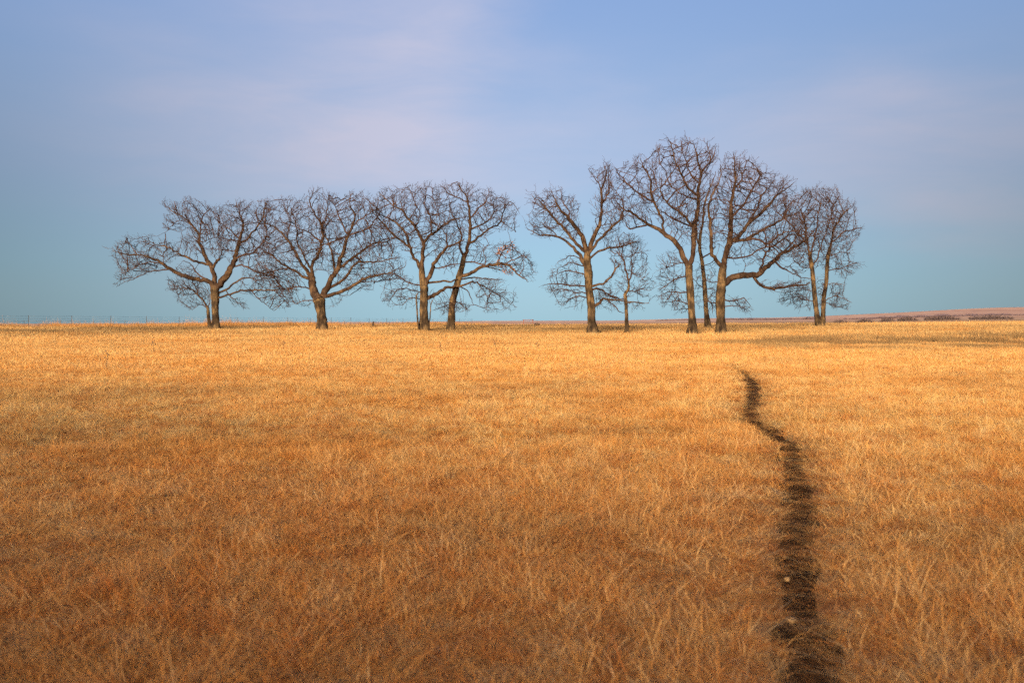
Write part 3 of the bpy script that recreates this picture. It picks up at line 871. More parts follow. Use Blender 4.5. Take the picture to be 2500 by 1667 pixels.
make('oak_tree', 'upright straight-trunked bare oak, left one of the close middle pair', C3, 82, 14,
  [[(485,1425,38),(480,1300,36),(482,1180,36),(480,1080,35),(468,980,28),(462,900,22)]],
  [[(465,890,20),(475,780,18),(480,690,16),(440,620,13),(400,540,12),(340,480,10),(290,400,8),(220,370,5),(150,310,4),(90,250,2)],
   [(460,910,16),(400,820,14),(365,740,13),(340,640,12),(290,560,10),(230,510,8),(150,470,6),(80,430,4),(20,400,2)],
   [(355,740,10),(310,690,9),(240,640,9),(180,580,8),(110,500,6),(50,440,4),(0,380,2)],
   [(240,640,6),(140,660,5),(60,720,4),(0,750,3)],
   [(400,560,6),(430,500,6),(445,420,5),(400,330,4),(370,250,3),(350,200,2)],
   [(482,700,13),(530,630,12),(590,590,10),(660,530,9),(730,490,7),(790,480,4)],
   [(540,620,7),(540,470,6),(500,400,5),(490,300,4),(510,210,2)],
   [(590,590,5),(620,500,4),(600,400,3),(560,300,3),(560,230,2)],
   [(500,1090,24),(530,980,20),(570,870,17),(630,790,14),(690,720,11),(760,700,8),(830,660,5)],
   [(690,720,7),(680,640,6),(640,570,4),(600,540,2)],
   [(535,1030,10),(620,1025,9),(720,1020,8),(820,1000,7),(920,990,6),(1020,1000,5),(1130,1010,3)],
   [(490,1190,17),(580,1140,16),(650,1090,14),(730,1070,11),(800,1060,9),(900,1030,8),(980,1050,6),(1060,1100,5),(1150,1150,4),(1240,1220,2)],
   [(960,1045,5),(1020,1130,4),(1040,1200,3),(1010,1260,2)],
   [(460,1060,8),(380,1050,6),(300,1000,5),(230,960,4),(150,970,2)],
   [(460,1120,6),(340,1090,4),(250,1100,4),(190,1180,3),(130,1190,2)],
   [(460,1170,6),(360,1170,4),(300,1220,3),(240,1230,2)],
   [(550,930,6),(640,900,6),(720,880,5),(800,870,3)]],
  [[(0,380),(80,230),(300,190),(560,190),(700,300),(780,470),(820,700),(780,900),(700,1000),(560,900),(480,820),(400,900),(330,800),(200,760),(0,740)],
   [(130,1190),(150,1000),(330,960),(440,1000),(440,1230),(300,1260)],
   [(540,1180),(700,1150),(880,1200),(880,1290),(560,1280)],
   [(800,980),(1150,1000),(1290,1150),(1250,1260),(1130,1300),(980,1280),(870,1100)]])
make('oak_tree', 'right-leaning bare oak of the middle pair, its low bushy limb holding rusty leaves', C3, 83, 15,
  [[(712,1430,29),(720,1300,30),(735,1180,29),(760,1080,27),(790,980,27),(810,900,23),(830,810,21)]],
  [[(830,820,18),(860,740,16),(880,640,15),(880,540,14),(880,440,12),(870,360,10),(840,270,7),(800,220,4),(780,160,2)],
   [(850,320,5),(760,290,5),(690,250,4),(630,190,2)],
   [(880,470,7),(940,410,7),(1000,350,6),(1040,290,4),(1040,240,2)],
   [(865,720,12),(930,660,11),(1000,600,9),(1060,560,8),(1140,520,7),(1170,440,5),(1200,360,4),(1250,340,3),(1300,420,2)],
   [(880,570,9),(960,540,7),(1040,500,6),(1090,420,5),(1090,340,3),(1110,280,2)],
   [(1150,510,4),(1220,550,3),(1280,600,2)],
   [(825,810,10),(790,720,9),(810,640,8),(790,580,7),(760,500,5),(720,430,4),(700,350,3)],
   [(790,980,20),(860,970,16),(920,930,15),(1000,890,13),(1080,880,13),(1160,870,11),(1240,900,9),(1290,950,7),(1360,1000,4),(1390,1030,2)],
   [(1100,880,6),(1150,800,6),(1180,740,5),(1240,690,2)], [(1200,880,6),(1270,830,5),(1340,800,4),(1400,850,3),(1440,940,2)],
   [(1310,960,4),(1350,900,3),(1340,830,2)], [(820,860,7),(920,860,6),(980,880,5),(1060,900,4)],
   [(740,1180,5),(820,1230,3),(880,1280,2)], [(730,1200,5),(640,1250,3),(560,1270,2)],
   [(770,1060,7),(860,1100,5),(890,1170,4),(910,1220,2)],
   [(1000,895,5),(1020,820,4),(1000,750,3),(1050,700,2)]],
  [[(700,330),(600,190),(780,150),(930,200),(1050,230),(1180,290),(1310,420),(1280,600),(1100,600),(980,680),(900,900),(780,800),(760,700),(700,500)],
   [(900,850),(960,720),(1240,670),(1400,800),(1440,940),(1380,1030),(1240,970),(1100,960)],
   [(600,1150),(870,1150),(880,1290),(600,1280)]],
  leaves=[(1180,770,60,170),(1210,940,60,110),(1120,880,50,70),(1240,720,40,50),(1060,1150,70,30),(400,900,60,20)])
make('oak_tree', 'tall bare oak with a fan of limbs and narrow top, right of the open gap', C4, 76, 16,
  [[(635,1465,42),(630,1400,36),(628,1350,33),(622,1250,33),(608,1120,31),(600,1000,35),(592,900,33),(590,800,25)]],
  [[(590,800,22),(560,700,20),(510,620,18),(460,550,16),(410,490,12),(360,440,8),(320,370,5),(300,300,2)],
   [(450,540,7),(440,470,6),(400,410,5),(380,340,3),(370,290,2)],
   [(585,830,16),(530,760,14),(460,690,12),(400,610,12),(330,540,10),(270,470,9),(230,420,7),(180,370,4),(130,340,2)],
   [(250,440,5),(230,380,4),(160,340,3)],
   [(580,950,20),(530,830,16),(480,770,12),(410,710,10),(340,670,9),(250,660,6),(180,660,5),(110,620,3),(90,610,2)],
   [(340,670,5),(290,620,4),(220,600,3),(150,590,2)],
   [(595,800,20),(620,740,20),(660,640,18),(700,560,14),(710,470,12),(710,370,11),(705,290,9),(735,220,7),(745,150,5),(725,80,2)],
   [(710,400,8),(755,340,7),(775,280,6),(765,210,4),(770,140,3),(800,130,2)],
   [(705,300,6),(680,230,5),(640,180,3),(600,120,2)],
   [(600,830,14),(680,720,12),(740,650,11),(800,590,10),(860,540,9),(885,480,7),(890,400,5),(860,330,3),(810,290,2)],
   [(610,870,10),(680,800,9),(750,775,9),(830,760,8),(900,750,6),(960,730,5),(1010,710,3)],
   [(615,1100,10),(720,1060,9),(790,1010,9),(820,960,8),(870,900,5)], [(820,960,5),(815,900,4),(780,850,2)],
   [(630,1270,14),(700,1220,13),(730,1190,10),(810,1200,8),(880,1200,6),(960,1220,4),(1100,1230,2)],
   [(740,1200,5),(810,1240,5),(850,1290,4),(900,1310,2)], [(620,1130,8),(700,1110,9),(760,1150,7),(840,1180,4)],
   [(600,1100,8),(500,1080,6),(430,1080,6),(350,1070,5),(240,1070,2)], [(605,1140,6),(480,1130,5),(400,1110,4),(290,1130,2)],
   [(615,1180,6),(500,1170,5),(420,1210,4),(370,1240,2)], [(590,1000,6),(490,970,5),(420,960,5),(350,980,3),(290,1010,2)],
   [(590,920,6),(480,890,5),(420,900,4),(380,930,2)], [(560,870,4),(460,830,4),(400,860,3),(340,890,2)]],
  [[(90,600),(120,340),(250,290),(380,290),(500,360),(550,430),(520,560),(600,620),(560,720),(480,720),(340,720),(150,680)],
   [(640,560),(590,400),(680,300),(600,220),(600,110),(730,75),(800,110),(800,290),(910,350),(900,500),(860,640),(1010,700),(900,780),(680,800),(620,700)],
   [(880,890),(830,980),(720,1100),(650,1060),(780,980),(780,850)],
   [(240,1070),(290,990),(350,880),(480,820),(560,850),(570,1280),(530,1280),(370,1250)],
   [(640,1080),(740,1080),(860,1180),(880,1230),(760,1280),(660,1290)]], maxdepth=2.6)
make('oak_tree', 'short crooked bare oak with a kinked trunk, smallest free-standing tree right of the gap', C4, 76.5, 17,
  [[(922,1470,16),(918,1350,15),(915,1250,14),(908,1180,15),(908,1150,13),(933,1110,11),(935,1040,9)]],
  [[(935,1040,8),(915,960,7),(900,890,6),(860,830,5),(800,800,3),(760,790,2)], [(935,1045,7),(965,970,6),(960,900,5),(970,830,4),(1040,800,3),(1090,830,2)],
   [(930,1120,6),(990,1130,5),(1030,1110,4),(1110,1120,2)], [(915,1220,5),(1000,1220,4),(1100,1230,2)], [(910,1200,5),(850,1190,4),(780,1170,3),(700,1130,2)],
   [(960,970,4),(1010,1000,3),(1070,1040,2)], [(1000,1130,3),(1030,1160,3),(1090,1170,2)], [(880,860,5),(880,760,4),(930,720,3),(1000,720,2)]],
  [[(760,780),(900,690),(1020,700),(1100,800),(1100,930),(1130,1080),(1110,1240),(960,1280),(880,1230),(750,1200),(720,1110),(860,1050),(800,900)]], dens=.9, maxdepth=1.6)
make('oak_tree', 'tallest bare oak with a long left limb curving out low from its fork', C5, 72, 18,
  [[(572,1490,33),(570,1380,27),(565,1280,27),(555,1160,27),(548,1060,27),(548,990,26)]],
  [[(548,1000,20),(570,930,19),(575,860,18),(580,760,20),(585,680,18),(610,580,14),(615,480,13),(620,390,11),(640,310,9),(610,230,6),(590,130,4),(550,80,2)],
   [(545,1000,20),(500,900,20),(450,830,18),(380,770,17),(330,730,15),(250,690,11),(180,640,9),(110,600,7),(60,570,5),(20,530,3)],
   [(365,750,10),(355,670,9),(335,610,9),(300,550,9),(270,480,10),(265,400,8),(250,330,6),(210,270,4),(190,200,2)],
   [(280,530,8),(220,490,7),(150,440,6),(80,380,5),(30,320,3),(10,280,2)],
   [(240,690,7),(160,710,6),(100,720,5),(80,680,3),(50,640,2)],
   [(615,480,10),(550,430,9),(500,350,8),(470,280,6),(440,200,5),(420,120,4),(390,60,2)],
   [(640,320,7),(680,260,6),(720,200,5),(735,120,2)], [(690,250,4),(700,180,4),(670,90,2)],
   [(580,700,12),(520,640,10),(460,590,8),(400,540,7),(350,480,5),(330,430,3),(300,400,2)],
   [(600,520,7),(500,470,6),(440,430,5),(400,380,4),(370,300,4),(330,230,3),(310,130,2)],
   [(575,720,8),(480,670,7),(420,640,6),(360,600,4)],
   [(620,400,7),(560,330,6),(540,250,5),(500,180,3),(490,90,2)],
   [(545,1060,6),(440,1090,5),(400,1130,3),(350,1150,2)], [(555,1180,6),(450,1180,5),(380,1190,3),(340,1210,2)],
   [(560,1270,5),(480,1250,4),(400,1260,3),(340,1270,2)], [(530,970,5),(460,970,4),(400,1000,3),(330,1020,2)], [(560,1300,4),(500,1310,3),(440,1320,2)]],
  [[(0,280),(130,230),(190,190),(300,260),(360,480),(380,700),(250,680),(80,720),(0,550)],
   [(270,190),(310,120),(380,50),(480,70),(650,80),(740,110),(770,200),(740,300),(700,500),(650,700),(600,860),(480,850),(440,800),(380,700),(330,450)],
   [(330,920),(480,880),(530,960),(540,1330),(440,1330),(340,1270),(330,1020)],
   [(600,950),(640,960),(640,1300),(600,1300)]], dens=1.15, maxdepth=2.8)
make('oak_tree', 'slender dark bare oak standing further back between the two tallest trunks', C5, 89, 19,
  [[(688,1440,21),(675,1330,17),(668,1200,17),(655,1060,15),(640,940,13),(625,860,12),(630,760,11)]],
  [[(630,770,9),(650,650,8),(660,540,7),(690,440,6),(720,380,4),(740,300,2)], [(625,860,8),(600,760,6),(610,650,4),(600,560,2)], [(640,940,6),(700,900,5),(740,850,3)],
   [(665,1150,4),(610,1120,3),(570,1080,2)], [(672,1250,4),(720,1280,3),(722,1340,2)], [(655,1000,4),(720,960,3),(750,930,2)]],
  [[(580,700),(640,500),(700,380),(780,380),(760,600),(700,800),(680,900),(600,900)], [(670,950),(750,930),(745,1330),(690,1330)], [(640,950),(640,1300),(590,1260),(590,1000)]], dens=.8, maxdepth=2)
make('oak_tree', 'massive bare oak with a heavy crooked limb sweeping low to the right', C5, 72.5, 20,
  [[(785,1490,34),(782,1380,32),(780,1260,35),(785,1150,34),(792,1060,30),(800,990,26)]],
  [[(800,990,22),(810,950,21),(825,880,22),(845,810,22),(850,700,18),(850,600,15),(855,520,12),(880,420,10),(890,350,8),(880,260,5),(880,190,2)],
   [(790,1010,16),(730,930,14),(705,850,13),(710,760,12),(700,650,10),(690,560,8),(710,480,6),(760,400,4),(780,300,3),(770,250,2)],
   [(880,430,7),(930,370,6),(950,290,5),(970,230,3),(990,200,2)],
   [(850,640,8),(930,560,8),(990,470,7),(1040,390,6),(1070,330,4),(1110,310,2)],
   [(850,830,18),(920,770,14),(980,690,13),(1060,620,12),(1130,550,10),(1190,480,7),(1240,440,5),(1310,390,2)],
   [(990,680,8),(1040,590,7),(1070,500,6),(1120,430,5),(1160,380,3),(1180,340,2)],
   [(860,820,12),(960,800,12),(1050,750,10),(1140,700,9),(1220,660,7),(1300,620,4)],
   [(950,800,8),(1040,800,8),(1130,830,7),(1200,770,5),(1290,740,3)],
   [(785,1120,26),(870,1080,24),(940,1060,24),(1050,1060,22),(1090,1020,20),(1150,980,18),(1220,910,14),(1300,870,12),(1370,830,9),(1420,790,5)],
   [(1000,1060,12),(1080,1140,11),(1150,1160,10),(1220,1155,9),(1300,1140,8),(1390,1130,6),(1440,1120,4)],
   [(1170,970,8),(1240,1010,7),(1300,1040,4),(1340,1060,2)],
   [(815,940,7),(900,935,6),(980,920,6),(1060,880,5),(1140,850,4)],
   [(1070,1040,8),(1110,920,8),(1160,850,7),(1240,800,6),(1300,760,4)],
   [(1240,900,7),(1300,830,6),(1350,760,4),(1380,690,2)],
   [(785,1220,6),(880,1250,5),(950,1230,4),(1000,1280,2)], [(785,1280,5),(900,1290,3),(960,1300,2)],
   [(780,1250,5),(700,1260,3),(640,1240,2)], [(785,1100,5),(700,1110,3),(640,1080,2)]],
  [[(820,200),(880,180),(980,190),(1110,290),(1200,330),(1330,390),(1420,600),(1430,800),(1370,1000),(1220,960),(1140,1000),(1000,1000),(860,1000),(700,850),(680,700),(680,500),(770,300)],
   [(830,1200),(1000,1210),(1000,1310),(830,1340)], [(1030,1080),(1250,1100),(1440,1090),(1440,1170),(1200,1190),(1040,1170)],
   [(1220,980),(1330,1010),(1370,1070),(1300,1090)], [(690,1000),(760,1050),(760,1330),(700,1330)]], dens=1.15, maxdepth=2.8)
make('oak_tree', 'rightmost bare oak with twin trunks rising in a narrow V', C6, 92, 21,
  [[(622,1390,26),(600,1260,24),(585,1130,23),(570,1000,21),(560,880,20),(545,790,19),(530,700,16)],
   [(660,1390,22),(665,1260,21),(672,1130,20),(690,1000,19),(700,860,18),(705,760,17),(725,650,15)]],
  [[(725,650,12),(745,560,11),(755,480,10),(790,420,9),(830,350,8),(880,300,5),(940,250,2)],
   [(740,590,8),(800,550,7),(860,490,6),(930,480,5),(1020,460,2)],
   [(545,700,10),(500,560,9),(485,460,8),(470,350,6),(430,260,4),(380,200,2)],
   [(515,620,8),(440,530,7),(370,450,6),(300,380,6),(220,310,4),(180,260,2)],
   [(535,720,8),(575,560,8),(600,430,7),(610,340,6),(625,240,5),(590,190,3),(500,110,2)],
   [(555,830,8),(600,760,7),(630,660,6),(670,540,6),(710,420,5),(740,300,4),(690,200,3),(650,120,2)],
   [(735,300,5),(780,200,4),(810,140,3),(770,80,2)],
   [(705,850,5),(820,850,5),(900,820,4),(1000,780,2)], [(690,1000,4),(780,985,3),(860,1000,2)], [(675,1150,5),(760,1110,4),(830,1120,3),(930,1170,2)],
   [(675,1170,4),(750,1200,3),(820,1220,3),(900,1180,2)], [(590,1160,5),(500,1140,4),(400,1120,4),(320,1140,3),(240,1160,2)], [(580,1080,4),(480,1050,4),(380,1060,3),(280,1050,2)],
   [(555,830,5),(450,830,4),(380,760,3)], [(565,930,4),(450,930,4),(380,860,3),(340,840,2)], [(705,740,5),(800,700,4),(880,690,3),(920,650,2)]],
  [[(180,260),(300,150),(430,180),(450,80),(560,70),(780,70),(830,160),(940,200),(980,260),(970,420),(1030,460),(1000,560),(920,640),(920,750),(1010,780),(960,880),(880,920),(720,900),(600,800),(480,900),(330,700),(360,500)],
   [(710,950),(890,980),(850,1060),(930,1170),(900,1240),(720,1220)], [(560,1230),(430,1220),(240,1170),(260,1060),(420,1000),(540,960)], [(590,900),(700,900),(680,1200),(610,1200)]], dens=1.9)
make('oak_sapling', 'thin bare pole-like sapling hugging the left of the upright middle oak', C3, 81.5, 31,
  [[(434,1420,7),(426,1350,7),(420,1250,7),(415,1160,6),(428,1125,5)]], [[(418,1160,3),(400,1100,2),(380,1080,1.5)]], [[(370,1060),(440,1060),(440,1150),(380,1150)]], maxdepth=.6)
make('oak_sapling', 'thin bare sapling close against the right of the upright middle oak', C3, 81.5, 32,
  [[(527,1410,5),(532,1350,5),(538,1280,5),(541,1230,4),(558,1185,3)]], [[(540,1225,3),(530,1180,2),(545,1140,1.5)]], [[(520,1120),(600,1120),(600,1210),(530,1210)]], maxdepth=.6)

# ------------------------------------------------------------------ shrubs
def shrub(name, label, cat, x, y, w, h, n, seed, mat, group=None, rad=.012, grow_up=.6):
    r = np.random.default_rng(seed); z = float(ground_h(np.array([x]), np.array([y]))[0])
    parts = []
    for i in range(n):
        p = np.array([r.uniform(-.5, .5) * w * .85, r.uniform(-.35, .35) * min(w, h * 2), -.05])
        ex = 1 - abs(p[0]) / (w * .55)
        L = h * r.uniform(.45, 1.0) * (.55 + .45 * ex) / 5
        v = np.array([r.normal(0, .35) + p[0] / w * .6, r.normal(0, .35), 1.]); v /= np.linalg.norm(v)
        rr = rad * r.uniform(.7, 1.5)
        for s in range(5):
            q = p + v * L; parts.append(tube(p, q, rr, rr * .75, 3)); rr *= .75; p = q
            if s > 0:
                for _ in range(2):
                    b = v + r.normal(0, .6, 3); b /= np.linalg.norm(b)
                    parts.append(tube(p, p + b * L * r.uniform(.5, 1.1), rr * .7, rr * .4, 3))
            v = v + r.normal(0, .28, 3); v[2] += .15 * grow_up; v /= np.linalg.norm(v)
    V, Q, T = join(parts)
    me = mesh_np(name, V, Q, T); me.materials.append(mat)
    o = bpy.data.objects.new(name, me); o.location = (x, y, z); link(o)
    return tag(o, label, cat, group)
def at(px, d): return (px - 1250) / F * d, d
x, y = at(106, 101); shrub('bare_shrub', 'bare twiggy shrub at the wire fence left of the orange shrub', 'shrub', x, y, 1.6, 1.3, 26, 1, M_SHRUB, rad=.010)
x, y = at(140, 101.5); shrub('orange_shrub', 'bright orange brushy shrub beside the wire fence at far left', 'shrub', x, y, 1.5, 1.15, 70, 2, M_ORANGE, rad=.012)
x, y = at(4, 101); shrub('bare_shrub', 'low dark shrub against the fence at the left edge of the view', 'shrub', x, y, 1.2, .9, 30, 3, M_SHRUB, rad=.010)
x, y = at(1927, 185); shrub('bare_shrub', 'tiny lone dark shrub on the skyline left of the twin-trunk oak', 'shrub', x, y, 1.2, .95, 40, 4, M_SHRUB, rad=.02)
for i, (px, wpx, d, hpx, lab) in enumerate([
    (2052, 40, 420, 13, 'first low grey thicket on the plain right of the twin-trunk oak'),
    (2112, 42, 430, 16, 'second low grey thicket on the plain right of the twin-trunk oak'),
    (2165, 30, 520, 15, 'small rounded dark thicket standing alone between longer thickets'),
    (2215, 50, 560, 14, 'dark thicket starting the long hedge-like line at right'),
    (2300, 100, 600, 14, 'longest stretch of dark thicket in the hedge-like line at right'),
    (2420, 120, 620, 13, 'dark thicket at the right edge of the hedge-like line')]):
    X, Y = at(px, d)
    shrub('thicket', lab, 'thicket', X, Y, wpx / F * d, hpx / F * d, int(wpx * 4), 60 + i, M_THICK, 'thickets on the far plain', rad=.13)

def far_belt():      # very distant tree belts, one mass
    parts = []; r = np.random.default_rng(5)
    for (p0, p1, d, hp, n) in [(1600, 1720, 1500, 3.0, 220), (1760, 2000, 1450, 5, 420), (2060, 2560, 1150, 5.5, 700)]:
        for k in range(n):
            px = r.uniform(p0, p1); dd = d + r.normal(0, 20); x, y = at(px, dd)
            z = float(ground_h(np.array([x]), np.array([y]))[0])
            h = hp / F * dd * r.uniform(.35, 1) * (.5 + float(vnoise(np.array([px * .04]), np.array([d]))[0]))
            c = np.array([x, y, z + h * .4]); m = 7
            a = np.arange(m) * 2 * math.pi / m; R = h * r.uniform(.6, 1.2)
            V = np.vstack([c + np.stack([np.cos(a) * R * r.uniform(.7, 1.2, m), np.sin(a) * R, r.normal(0, .1 * h, m)], -1), [c + [0, 0, h * .6]], [c - [0, 0, h * .5]]])
            j = np.arange(m); T = np.vstack([np.stack([j, (j + 1) % m, np.full(m, m)], -1), np.stack([(j + 1) % m, j, np.full(m, m + 1)], -1)])
            parts.append((V, None, T))
    V, Q, T = join(parts)
    o = obj_np('distant_woodland', V, Q, T, mat_plain('distant_scrub', (.09, .06, .07), (.15, .10, .105), .3), smooth=False)
    tag(o, 'thin dark belts of far-off scrub at the foot of the hills', 'woodland', kind='stuff')
far_belt()

# ------------------------------------------------------------------ small things
def pipe_rail():
    x0, y = at(1278, 150); x1, _ = at(1301, 150)
    z = float(ground_h(np.array([x0]), np.array([y]))[0]); top = EYE + (HY - 780.5) / F * y
    root = empty('pipe_rail', (x0, y, z)); tag(root, 'low rusty pipe rail on two posts on the skyline in the gap', 'rail')
    for a in (0, x1 - x0):
        V, Q, T = tube((a, 0, -.3), (a, 0, top - z + .03), .06, .06, 10); obj_np('post', V, Q, T, M_RUST, root)
    V, Q, T = tube((-.12, -.065, top - z - .05), (x1 - x0 + .12, -.065, top - z), .05, .05, 10); obj_np('rail', V, Q, T, M_RUST, root)
pipe_rail()

def blob(name, label, cat, x, y, rx, ry, rz, seed, mat, zoff=0.0, sub=3, rough=.25):
    r = np.random.default_rng(seed); z = float(ground_h(np.array([x]), np.array([y]))[0]) + (zoff if zoff > 0 else rz * .5 + .012)
    import bmesh
    bm = bmesh.new(); bmesh.ops.create_icosphere(bm, subdivisions=sub, radius=1)
    ph = r.uniform(0, 50, 3)
    for v in bm.verts:
        n = float(fbm(np.array([v.co.x * 1.4 + ph[0] + v.co.z]), np.array([v.co.y * 1.4 + ph[1] - v.co.z]), 3)[0]) - .5
        v.co *= 1 + rough * 2 * n
        v.co.x *= rx; v.co.y *= ry; v.co.z *= rz
    me = bpy.data.meshes.new(name); bm.to_mesh(me); bm.free()
    for p in me.polygons: p.use_smooth = True
    me.materials.append(mat); o = bpy.data.objects.new(name, me); o.location = (x, y, z); link(o)
    return tag(o, label, cat)
x, y = at(1311, 118); blob('rotten_stump', 'low dark rotten stump in the grass below the pipe rail', 'stump', x, y, .42, .3, .36, 1, M_STUMP, .1)
x, y = at(911, 92); blob('broken_stump', 'small upright broken stump in the grass left of the middle oaks', 'stump', x, y, .12, .12, .50, 2, M_STUMP, .1)
x, y = px_ground(1924, 1397); blob('stone', 'small pale round stone on the left edge of the path', 'stone', x, y, .021, .019, .017, 3, M_STONE, -.045)
x, y = px_ground(1934, 1488); blob('stone', 'larger flat orange stone nearer the camera on the left edge of the path', 'stone', x, y, .034, .026, .020, 4, M_STONE, -.045)

def weed(label, px, d, h, seed, dark=True):
    x, y = at(px, d); r = np.random.default_rng(seed); z = float(ground_h(np.array([x]), np.array([y]))[0])
    parts = []
    p = np.array([0, 0, -.05]); v = np.array([r.normal(0, .15), r.normal(0, .1), 1.]); L = h / 6
    heads = []
    for s in range(6):
        q = p + v / np.linalg.norm(v) * L; parts.append(tube(p, q, .007, .006, 4)); p = q
        if s > 2:
            b = np.array([r.choice([-1, 1]) * .7, r.normal(0, .4), .8]); e = p + b * L * .8; parts.append(tube(p, e, .005, .004, 3)); heads.append(e)
        v = v + r.normal(0, .1, 3)
    heads.append(p)
    root = empty('seedhead_weed', (x, y, z)); tag(root, label, 'weed', 'dead weeds with dark seed heads')
    V, Q, T = join(parts); obj_np('stem', V, Q, T, M_WEED, root)
    hs = []
    for e in heads:
        k = 6; a = np.arange(k) * 2 * math.pi / k; R = .028
        ringa = e + np.stack([np.cos(a) * R, np.sin(a) * R, np.zeros(k)], -1)
        V = np.vstack([ringa, [e + [0, 0, R]], [e - [0, 0, R * .8]]]); j = np.arange(k)
        hs.append((V, None, np.vstack([np.stack([j, (j + 1) % k, np.full(k, k)], -1), np.stack([(j + 1) % k, j, np.full(k, k + 1)], -1)])))
    for V, Q, T in hs: obj_np('seed_head', V, Q, T, M_WEED, root)
for i, (px, py, h, lab) in enumerate([
    (375, 852, .55, 'dark branching weed in the field below the leftmost oaks'),
    (1076, 850, .42, 'dark-headed weed in the pale grass below the middle pair of oaks'),
    (1212, 846, .50, 'thin leaning dark-headed weed in pale grass left of centre gap'),
    (1318, 846, .45, 'dark-headed weed in pale grass under the open gap'),
    (258, 892, .55, 'spreading dead weed far left in the middle of the field'),
    (694, 846, .45, 'dark-headed weed in the field below the second large oak')]):
    xx, yy = px_ground(px, py + 12); weed(lab, px, yy, h, 70 + i)

# ------------------------------------------------------------------ grass object (geometry nodes instances: uncountable ground cover)
A = np.vstack(PTS_EXTRA)
me = bpy.data.meshes.new('grass'); me.vertices.add(len(A)); me.vertices.foreach_set('co', A[:, :3].astype(np.float32).ravel())
def attr(name, typ, arr):
    a = me.attributes.new(name, typ, 'POINT'); a.data.foreach_set('vector' if typ == 'FLOAT_VECTOR' else 'value', arr.ravel())
attr('rotv', 'FLOAT_VECTOR', np.stack([0 * A[:, 3], 0 * A[:, 3], A[:, 3]], -1).astype(np.float32))
attr('sclv', 'FLOAT_VECTOR', np.stack([A[:, 4], A[:, 4], A[:, 5]], -1).astype(np.float32))
attr('idx', 'INT', A[:, 6].astype(np.int32)); attr('tint', 'FLOAT', A[:, 7].astype(np.float32)); attr('drab', 'FLOAT', A[:, 8].astype(np.float32))
me.materials.append(M_GRASS)
grass = bpy.data.objects.new('grass', me); link(grass)
tag(grass, 'dry golden and russet prairie grass covering the whole field', 'grass', kind='stuff')
ng = bpy.data.node_groups.new('grass_cover', 'GeometryNodeTree')
ng.interface.new_socket('Geometry', in_out='INPUT', socket_type='NodeSocketGeometry'); ng.interface.new_socket('Geometry', in_out='OUTPUT', socket_type='NodeSocketGeometry')
gi = ng.nodes.new('NodeGroupInput'); go = ng.nodes.new('NodeGroupOutput')
ci = ng.nodes.new('GeometryNodeCollectionInfo'); ci.inputs['Collection'].default_value = GC; ci.inputs['Separate Children'].default_value = True; ci.inputs['Reset Children'].default_value = True
ip = ng.nodes.new('GeometryNodeInstanceOnPoints'); ip.inputs['Pick Instance'].default_value = True
def na(name, typ):
    n = ng.nodes.new('GeometryNodeInputNamedAttribute'); n.data_type = typ; n.inputs[0].default_value = name; return n.outputs[0]
ng.links.new(gi.outputs[0], ip.inputs['Points']); ng.links.new(ci.outputs[0], ip.inputs['Instance'])
ng.links.new(na('idx', 'INT'), ip.inputs['Instance Index'])
ng.links.new(na('rotv', 'FLOAT_VECTOR'), ip.inputs['Rotation']); ng.links.new(na('sclv', 'FLOAT_VECTOR'), ip.inputs['Scale'])
ng.links.new(ip.outputs[0], go.inputs[0])
md = grass.modifiers.new('cover', 'NODES'); md.node_group = ng

# ------------------------------------------------------------------ light, sky, camera
SUN_EL = math.radians(14); SUN_AZ = math.radians(196)      # azimuth clockwise from +Y: behind the camera, a little left
sd = bpy.data.lights.new('sun', 'SUN'); sd.energy = 5.0; sd.angle = math.radians(13); sd.color = (1.0, .78, .50)
so = bpy.data.objects.new('sun', sd); link(so)
dirv = Vector((math.sin(SUN_AZ) * math.cos(SUN_EL), math.cos(SUN_AZ) * math.cos(SUN_EL), math.sin(SUN_EL)))
so.rotation_euler = dirv.to_track_quat('Z', 'Y').to_euler()

